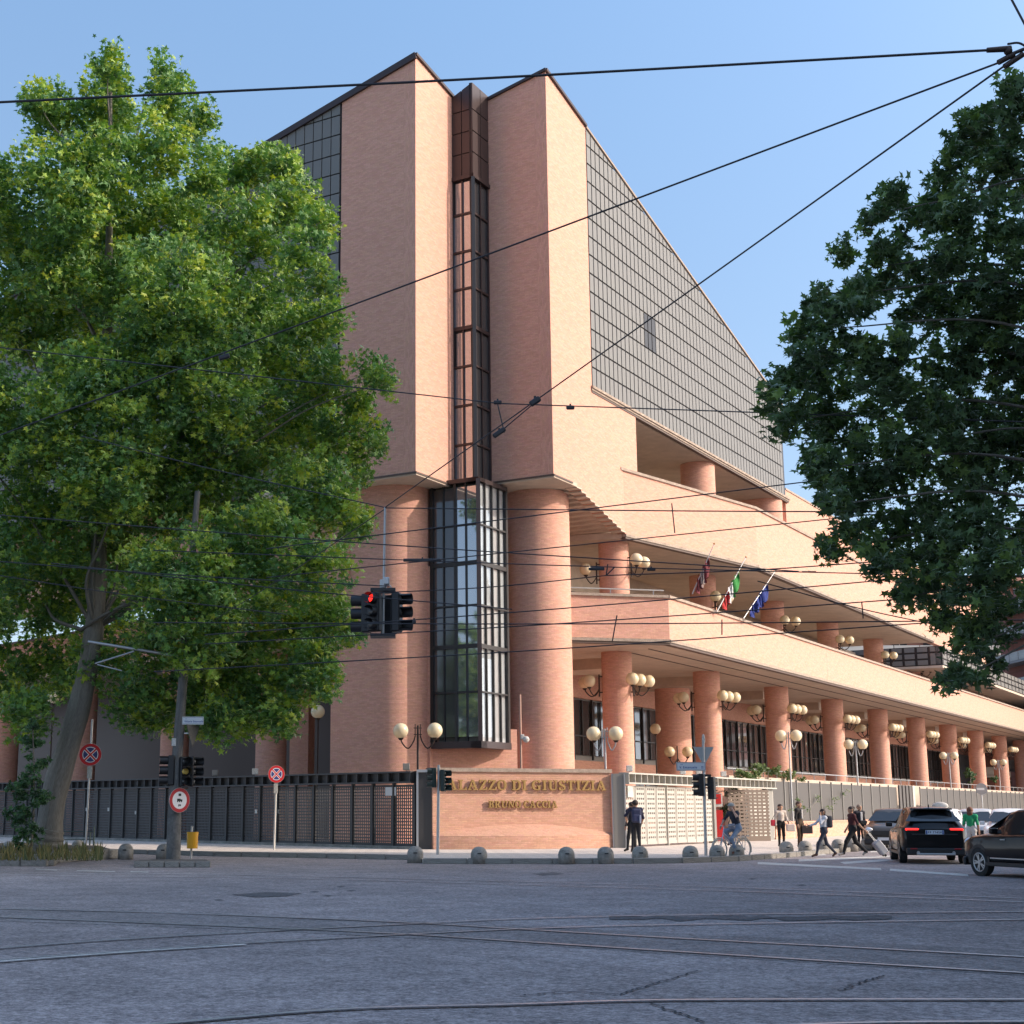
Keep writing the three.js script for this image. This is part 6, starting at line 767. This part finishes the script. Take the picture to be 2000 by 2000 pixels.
const held = (name, label, cat, p, fn) => { const o = thing(name, label, cat, p.clone()); fn(o, p); return o; };
{ const p = spot(1243, 51.8); person('person in dark shirt and trousers seen from behind, elbow raised, by the pale gate', p, Math.PI - 0.1, 1.78, { top: [0.02, 0.022, 0.05], leg: [0.015, 0.015, 0.02], hair: [0.03, 0.018, 0.012], bareArms: true }, { elR: [0.3, 1.2, 0.16], elL: [0.34, 1.22, 0.1], wrL: [0.3, 1.08, 0.3], ankL: [0.14, 0.09, 0], ankR: [-0.12, 0.09, 0], toeL: [0.16, 0.04, 0.16], toeR: [-0.14, 0.04, 0.16], elR: [-0.26, 1.15, 0.05], wrR: [-0.22, 1.0, 0.26] });
  held('backpack', 'navy backpack worn on the back of the person by the pale gate', 'backpack', V(p.x, p.y + 1.0, p.z + 0.24), (o, q) => { obj('bag', rbox(0.34, 0.48, 0.2, 0.08, q.x, q.y + 0.24, q.z), mat(0.03, 0.035, 0.08, 0.8), o); obj('front_pocket', rbox(0.26, 0.24, 0.08, 0.03, q.x, q.y + 0.16, q.z + 0.11), mat(0.04, 0.045, 0.1, 0.8), o); obj('strap', [tube([V(q.x + 0.12, q.y + 0.46, q.z - 0.08), V(q.x + 0.14, q.y + 0.5, q.z - 0.2), V(q.x + 0.15, q.y + 0.36, q.z - 0.36)], 0.02, 10, 6)], M.black, o); obj('strap', [tube([V(q.x - 0.12, q.y + 0.46, q.z - 0.08), V(q.x - 0.14, q.y + 0.5, q.z - 0.2), V(q.x - 0.15, q.y + 0.36, q.z - 0.36)], 0.02, 10, 6)], M.black, o); obj('tag', rbox(0.05, 0.26, 0.02, 0.008, q.x + 0.1, q.y + 0.12, q.z + 0.16), mat(0.4, 0.42, 0.5, 0.7), o); });
  person('person in black standing just behind the backpack wearer by the pale gate', spot(1236, 52.7), Math.PI + 0.5, 1.72, { top: [0.03, 0.03, 0.04], leg: [0.012, 0.012, 0.014], hair: [0.03, 0.02, 0.015] }, { ankL: [0.2, 0.09, 0.05], toeL: [0.22, 0.04, 0.2], kneeL: [0.15, 0.5, 0.05] }); }
{ // cyclist and bicycle
  const a = G(1413, 1681), b = G(1447, 1680.3), d = V(-0.82, 0, 0.57).normalize(), mid = V((a.x + b.x) / 2, 0.006, (a.z + b.z) / 2), turn = Math.atan2(d.x, d.z), f = (x, y, z) => V(x, y, z); // local +z = forward
  const bk = thing('bicycle', 'pale city bicycle ridden past the bollards', 'bicycle', mid, undefined, turn), fm = mat(0.45, 0.5, 0.58, 0.35, { metalness: 0.3 }), r = 0.34, wb = 0.54;
  for (const s of [1, -1]) { const w = new THREE.Group(); w.name = 'wheel'; w.position.set(0, r, wb * s); bk.add(w); obj('tyre', new THREE.TorusGeometry(r - 0.018, 0.018, 8, 40).rotateY(Math.PI / 2), mat(0.4, 0.38, 0.34, 0.8), w, true); obj('rim', new THREE.TorusGeometry(r - 0.045, 0.01, 6, 40).rotateY(Math.PI / 2), M.rim, w, true); const sp = []; for (let i = 0; i < 14; i++) { const an = i * Math.PI / 7; sp.push(rod(V(0, 0, 0), V(0, Math.sin(an) * (r - 0.045), Math.cos(an) * (r - 0.045)), 0.003, 0.003, 4)); } obj('spokes', sp, M.rim, w, true).userData.kind = 'stuff'; obj('mudguard', new THREE.TorusGeometry(r + 0.025, 0.016, 6, 24, Math.PI * 0.95).rotateY(Math.PI / 2).rotateX(s > 0 ? 0.5 : -0.3).translate(0, r, wb * s), M.white, bk, true); }
  obj('frame', [rod(f(0, r, -wb), f(0, 0.32, -0.1), 0.016), rod(f(0, r, -wb), f(0, 0.78, -0.24), 0.014), rod(f(0, 0.32, -0.1), f(0, 0.9, -0.28), 0.018), rod(f(0, 0.32, -0.1), f(0, 0.8, 0.36), 0.02), rod(f(0, 0.5, -0.16), f(0, 0.86, 0.35), 0.018), rod(f(0.04, r, wb), f(0, 0.8, 0.37), 0.014), rod(f(-0.04, r, wb), f(0, 0.8, 0.37), 0.014), rod(f(0, 0.8, 0.37), f(0, 1.04, 0.3), 0.016)], fm, bk, true);
  obj('handlebar', tube([f(-0.28, 1.04, 0.12), f(-0.2, 1.08, 0.26), f(0, 1.06, 0.32), f(0.2, 1.08, 0.26), f(0.28, 1.04, 0.12)], 0.013, 20, 6), M.rim, bk, true); obj('saddle', new THREE.SphereGeometry(0.11, 14, 8).scale(0.9, 0.4, 1.3).translate(0, 0.93, -0.3), M.black, bk, true); obj('rack', [rod(f(0.06, 0.74, -0.3), f(0.06, 0.74, -0.78), 0.01), rod(f(-0.06, 0.74, -0.3), f(-0.06, 0.74, -0.78), 0.01), rod(f(-0.06, 0.74, -0.78), f(0.06, 0.74, -0.78), 0.01), rod(f(0.06, 0.74, -0.6), f(0.05, r, -wb), 0.009), rod(f(-0.06, 0.74, -0.6), f(-0.05, r, -wb), 0.009)], M.white, bk, true); obj('chain_guard', rbox(0.03, 0.07, 0.5, 0.012, 0.07, 0.34, -0.3), M.white, bk, true); obj('pedal', [box(0.09, 0.02, 0.08, 0.12, 0.2, -0.02), rod(f(0.05, 0.32, -0.1), f(0.1, 0.2, -0.02), 0.012)], M.black, bk, true); obj('pedal', [box(0.09, 0.02, 0.08, -0.12, 0.46, -0.16), rod(f(-0.05, 0.32, -0.1), f(-0.1, 0.45, -0.16), 0.012)], M.black, bk, true);
  person('person in a dark top and pale blue jeans riding the bicycle, hand at the ear', mid.clone().setY(0.02), turn, 1.7, { top: [0.03, 0.03, 0.045], leg: [0.2, 0.26, 0.36], hair: [0.2, 0.07, 0.03], long: 1.4, cap: [0.35, 0.33, 0.3], shoe: [0.2, 0.08, 0.05], bareArms: true, skin: [0.5, 0.3, 0.22] }, { hipL: [0.09, 1.0, -0.28], hipR: [-0.09, 1.0, -0.28], waist: [0, 1.14, -0.27], chest: [0, 1.38, -0.18], neck: [0, 1.54, -0.12], head: [0, 1.7, -0.06], shL: [0.18, 1.48, -0.13], shR: [-0.18, 1.48, -0.13], kneeL: [0.13, 0.68, 0.12], ankL: [0.13, 0.28, -0.06], toeL: [0.13, 0.23, 0.1], kneeR: [-0.13, 0.92, 0.14], ankR: [-0.13, 0.54, -0.14], toeR: [-0.13, 0.49, 0.02], elR: [-0.3, 1.26, 0.0], wrR: [-0.26, 1.09, 0.16], elL: [0.32, 1.34, 0.02], wrL: [0.15, 1.58, 0.02] });
  held('shoulder_bag', 'small patterned bag on the hip of the cyclist', 'bag', V(mid.x - 0.02, 0.98, mid.z + 0.24), (o, q) => { obj('bag', rbox(0.22, 0.17, 0.1, 0.04, q.x, q.y + 0.08, q.z), mat(0.25, 0.25, 0.3, 0.8), o); obj('strap', tube([V(q.x - 0.1, q.y + 0.15, q.z), V(q.x, q.y + 0.4, q.z - 0.06), V(q.x + 0.1, q.y + 0.5, q.z - 0.16)], 0.012, 12, 5), M.black, o); }); }
{ const p = spot(1527, 58); person('person with dark hair in black trousers and a pale cardigan by the street fence', p, 0.25, 1.66, { top: [0.5, 0.42, 0.36], leg: [0.012, 0.01, 0.01], hair: [0.03, 0.015, 0.01], long: 1.5 }, { elL: [0.26, 1.16, 0.05], wrL: [0.2, 1.05, 0.24], elR: [-0.24, 1.14, 0.0] });
  held('handbag', 'cream handbag carried by the person in the pale cardigan', 'bag', V(p.x + 0.34, p.y + 0.62, p.z + 0.14), (o, q) => { obj('bag', rbox(0.34, 0.28, 0.14, 0.04, q.x, q.y + 0.14, q.z), mat(0.62, 0.52, 0.46, 0.6), o); obj('handle', tube([V(q.x - 0.1, q.y + 0.26, q.z), V(q.x - 0.04, q.y + 0.44, q.z), V(q.x + 0.1, q.y + 0.26, q.z)], 0.012, 12, 6), mat(0.55, 0.45, 0.4, 0.6), o); });
  held('red_bag', 'red bag under the arm of the person in black trousers', 'bag', V(p.x - 0.3, p.y + 0.82, p.z + 0.05), (o, q) => { obj('bag', rbox(0.2, 0.24, 0.12, 0.04, q.x, q.y + 0.12, q.z), mat(0.5, 0.02, 0.04, 0.6), o); obj('strap', tube([V(q.x - 0.06, q.y + 0.22, q.z), V(q.x + 0.06, q.y + 0.42, q.z), V(q.x + 0.14, q.y + 0.5, q.z)], 0.01, 10, 5), M.black, o); });
  const m = spot(1563, 57); person('person in a dark suit standing side on with a briefcase by the fence', m, 0.9, 1.76, { top: [0.018, 0.016, 0.016], leg: [0.06, 0.035, 0.02], hair: [0.06, 0.03, 0.02], jacket: [0.35, 0.33, 0.32] }, {});
  held('briefcase', 'dark briefcase held by the suited person at the fence', 'briefcase', V(m.x + 0.26, m.y + 0.55, m.z + 0.1), (o, q) => { obj('case', rbox(0.42, 0.3, 0.12, 0.03, q.x, q.y + 0.15, q.z), mat(0.03, 0.02, 0.02, 0.5), o); obj('handle', tube([V(q.x - 0.07, q.y + 0.3, q.z), V(q.x, q.y + 0.36, q.z), V(q.x + 0.07, q.y + 0.3, q.z)], 0.012, 10, 6), M.black, o); }); }
{ const p = G(1612, 1675.5), tl = -Math.PI / 2 + 0.1; person('person in white shirt and dark jeans striding over the crossing, hand to face', V(p.x, 0.008, p.z), tl, 1.6, { top: [0.55, 0.56, 0.6], leg: [0.03, 0.035, 0.055], hair: [0.03, 0.015, 0.012], long: 2.0, shoe: [0.06, 0.03, 0.02] }, { ...walk(1), elL: [0.24, 1.22, 0.2], wrL: [0.14, 1.5, 0.16], elR: [-0.25, 1.2, 0.22], wrR: [-0.2, 1.14, 0.46] });
  held('backpack', 'dark backpack on the person in the white shirt', 'backpack', V(p.x + 0.2, 0.98, p.z), (o, q) => { obj('bag', rbox(0.18, 0.4, 0.28, 0.07, q.x, q.y + 0.2, q.z), mat(0.04, 0.04, 0.05, 0.8), o); obj('strap', tube([V(q.x - 0.05, q.y + 0.38, q.z + 0.1), V(q.x - 0.18, q.y + 0.42, q.z + 0.14), V(q.x - 0.28, q.y + 0.26, q.z + 0.14)], 0.016, 10, 5), M.black, o); });
  const m = G(1668, 1673); person('person in a dark red top and wide black trousers pulling a suitcase', V(m.x, 0.008, m.z), tl, 1.68, { top: [0.06, 0.012, 0.015], leg: [0.01, 0.01, 0.011], hair: [0.03, 0.015, 0.01], bun: true, bareArms: true, loose: true, shoe: [0.3, 0.28, 0.26] }, { ...walk(1.15), elL: [0.24, 1.14, -0.12], wrL: [0.26, 0.92, -0.34], elR: [-0.25, 1.15, -0.02], wrR: [-0.25, 0.95, 0.12] });
  held('suitcase', 'white and grey wheeled suitcase pulled over the crossing', 'suitcase', V(m.x + 0.86, 0.04, m.z + 0.2), (o, q) => { const d = V(-0.6, 0.8, 0).normalize(), s = V(0, 0, 1), nn = V(0.8, 0.6, 0); obj('shell', [basis(new RoundedBoxGeometry(0.24, 0.5, 0.36, 2, 0.05), nn, d, s, V(q.x, 0.32, q.z))], M.curtain, o); obj('front_panel', basis(new RoundedBoxGeometry(0.06, 0.46, 0.32, 2, 0.02), nn, d, s, V(q.x - 0.1, 0.25, q.z)), mat(0.22, 0.22, 0.26, 0.6), o); obj('handle', [rod(V(q.x - 0.15, 0.52, q.z + 0.08), V(q.x - 0.46, 0.9, q.z + 0.08), 0.01), rod(V(q.x - 0.15, 0.52, q.z - 0.08), V(q.x - 0.46, 0.9, q.z - 0.08), 0.01), rod(V(q.x - 0.46, 0.9, q.z - 0.08), V(q.x - 0.46, 0.9, q.z + 0.08), 0.014)], M.galv, o); for (const z of [0.13, -0.13]) obj('wheel', new THREE.CylinderGeometry(0.04, 0.04, 0.03, 14).rotateX(Math.PI / 2).translate(q.x + 0.12, 0.05, q.z + z), M.black, o); }); }
{ person('person in a dark suit and grey shirt by the queueing cars', spot(1682, 62, 0.008), 0.35, 1.78, { top: [0.012, 0.012, 0.02], leg: [0.015, 0.015, 0.02], hair: [0.2, 0.16, 0.13], jacket: [0.4, 0.4, 0.42] }, {});
  person('person with brown hair in a green top between the cars', spot(1899, 50.5, 0.008), 2.6, 1.66, { top: [0.02, 0.3, 0.12], leg: [0.6, 0.58, 0.55], hair: [0.16, 0.06, 0.03], long: 1.1, bareArms: true }, {}); }
scene.traverse((o) => { if (o.isMesh) { o.castShadow = true; o.receiveShadow = true; } });
renderer.setSize(1024, 1024);
renderer.render(scene, camera);
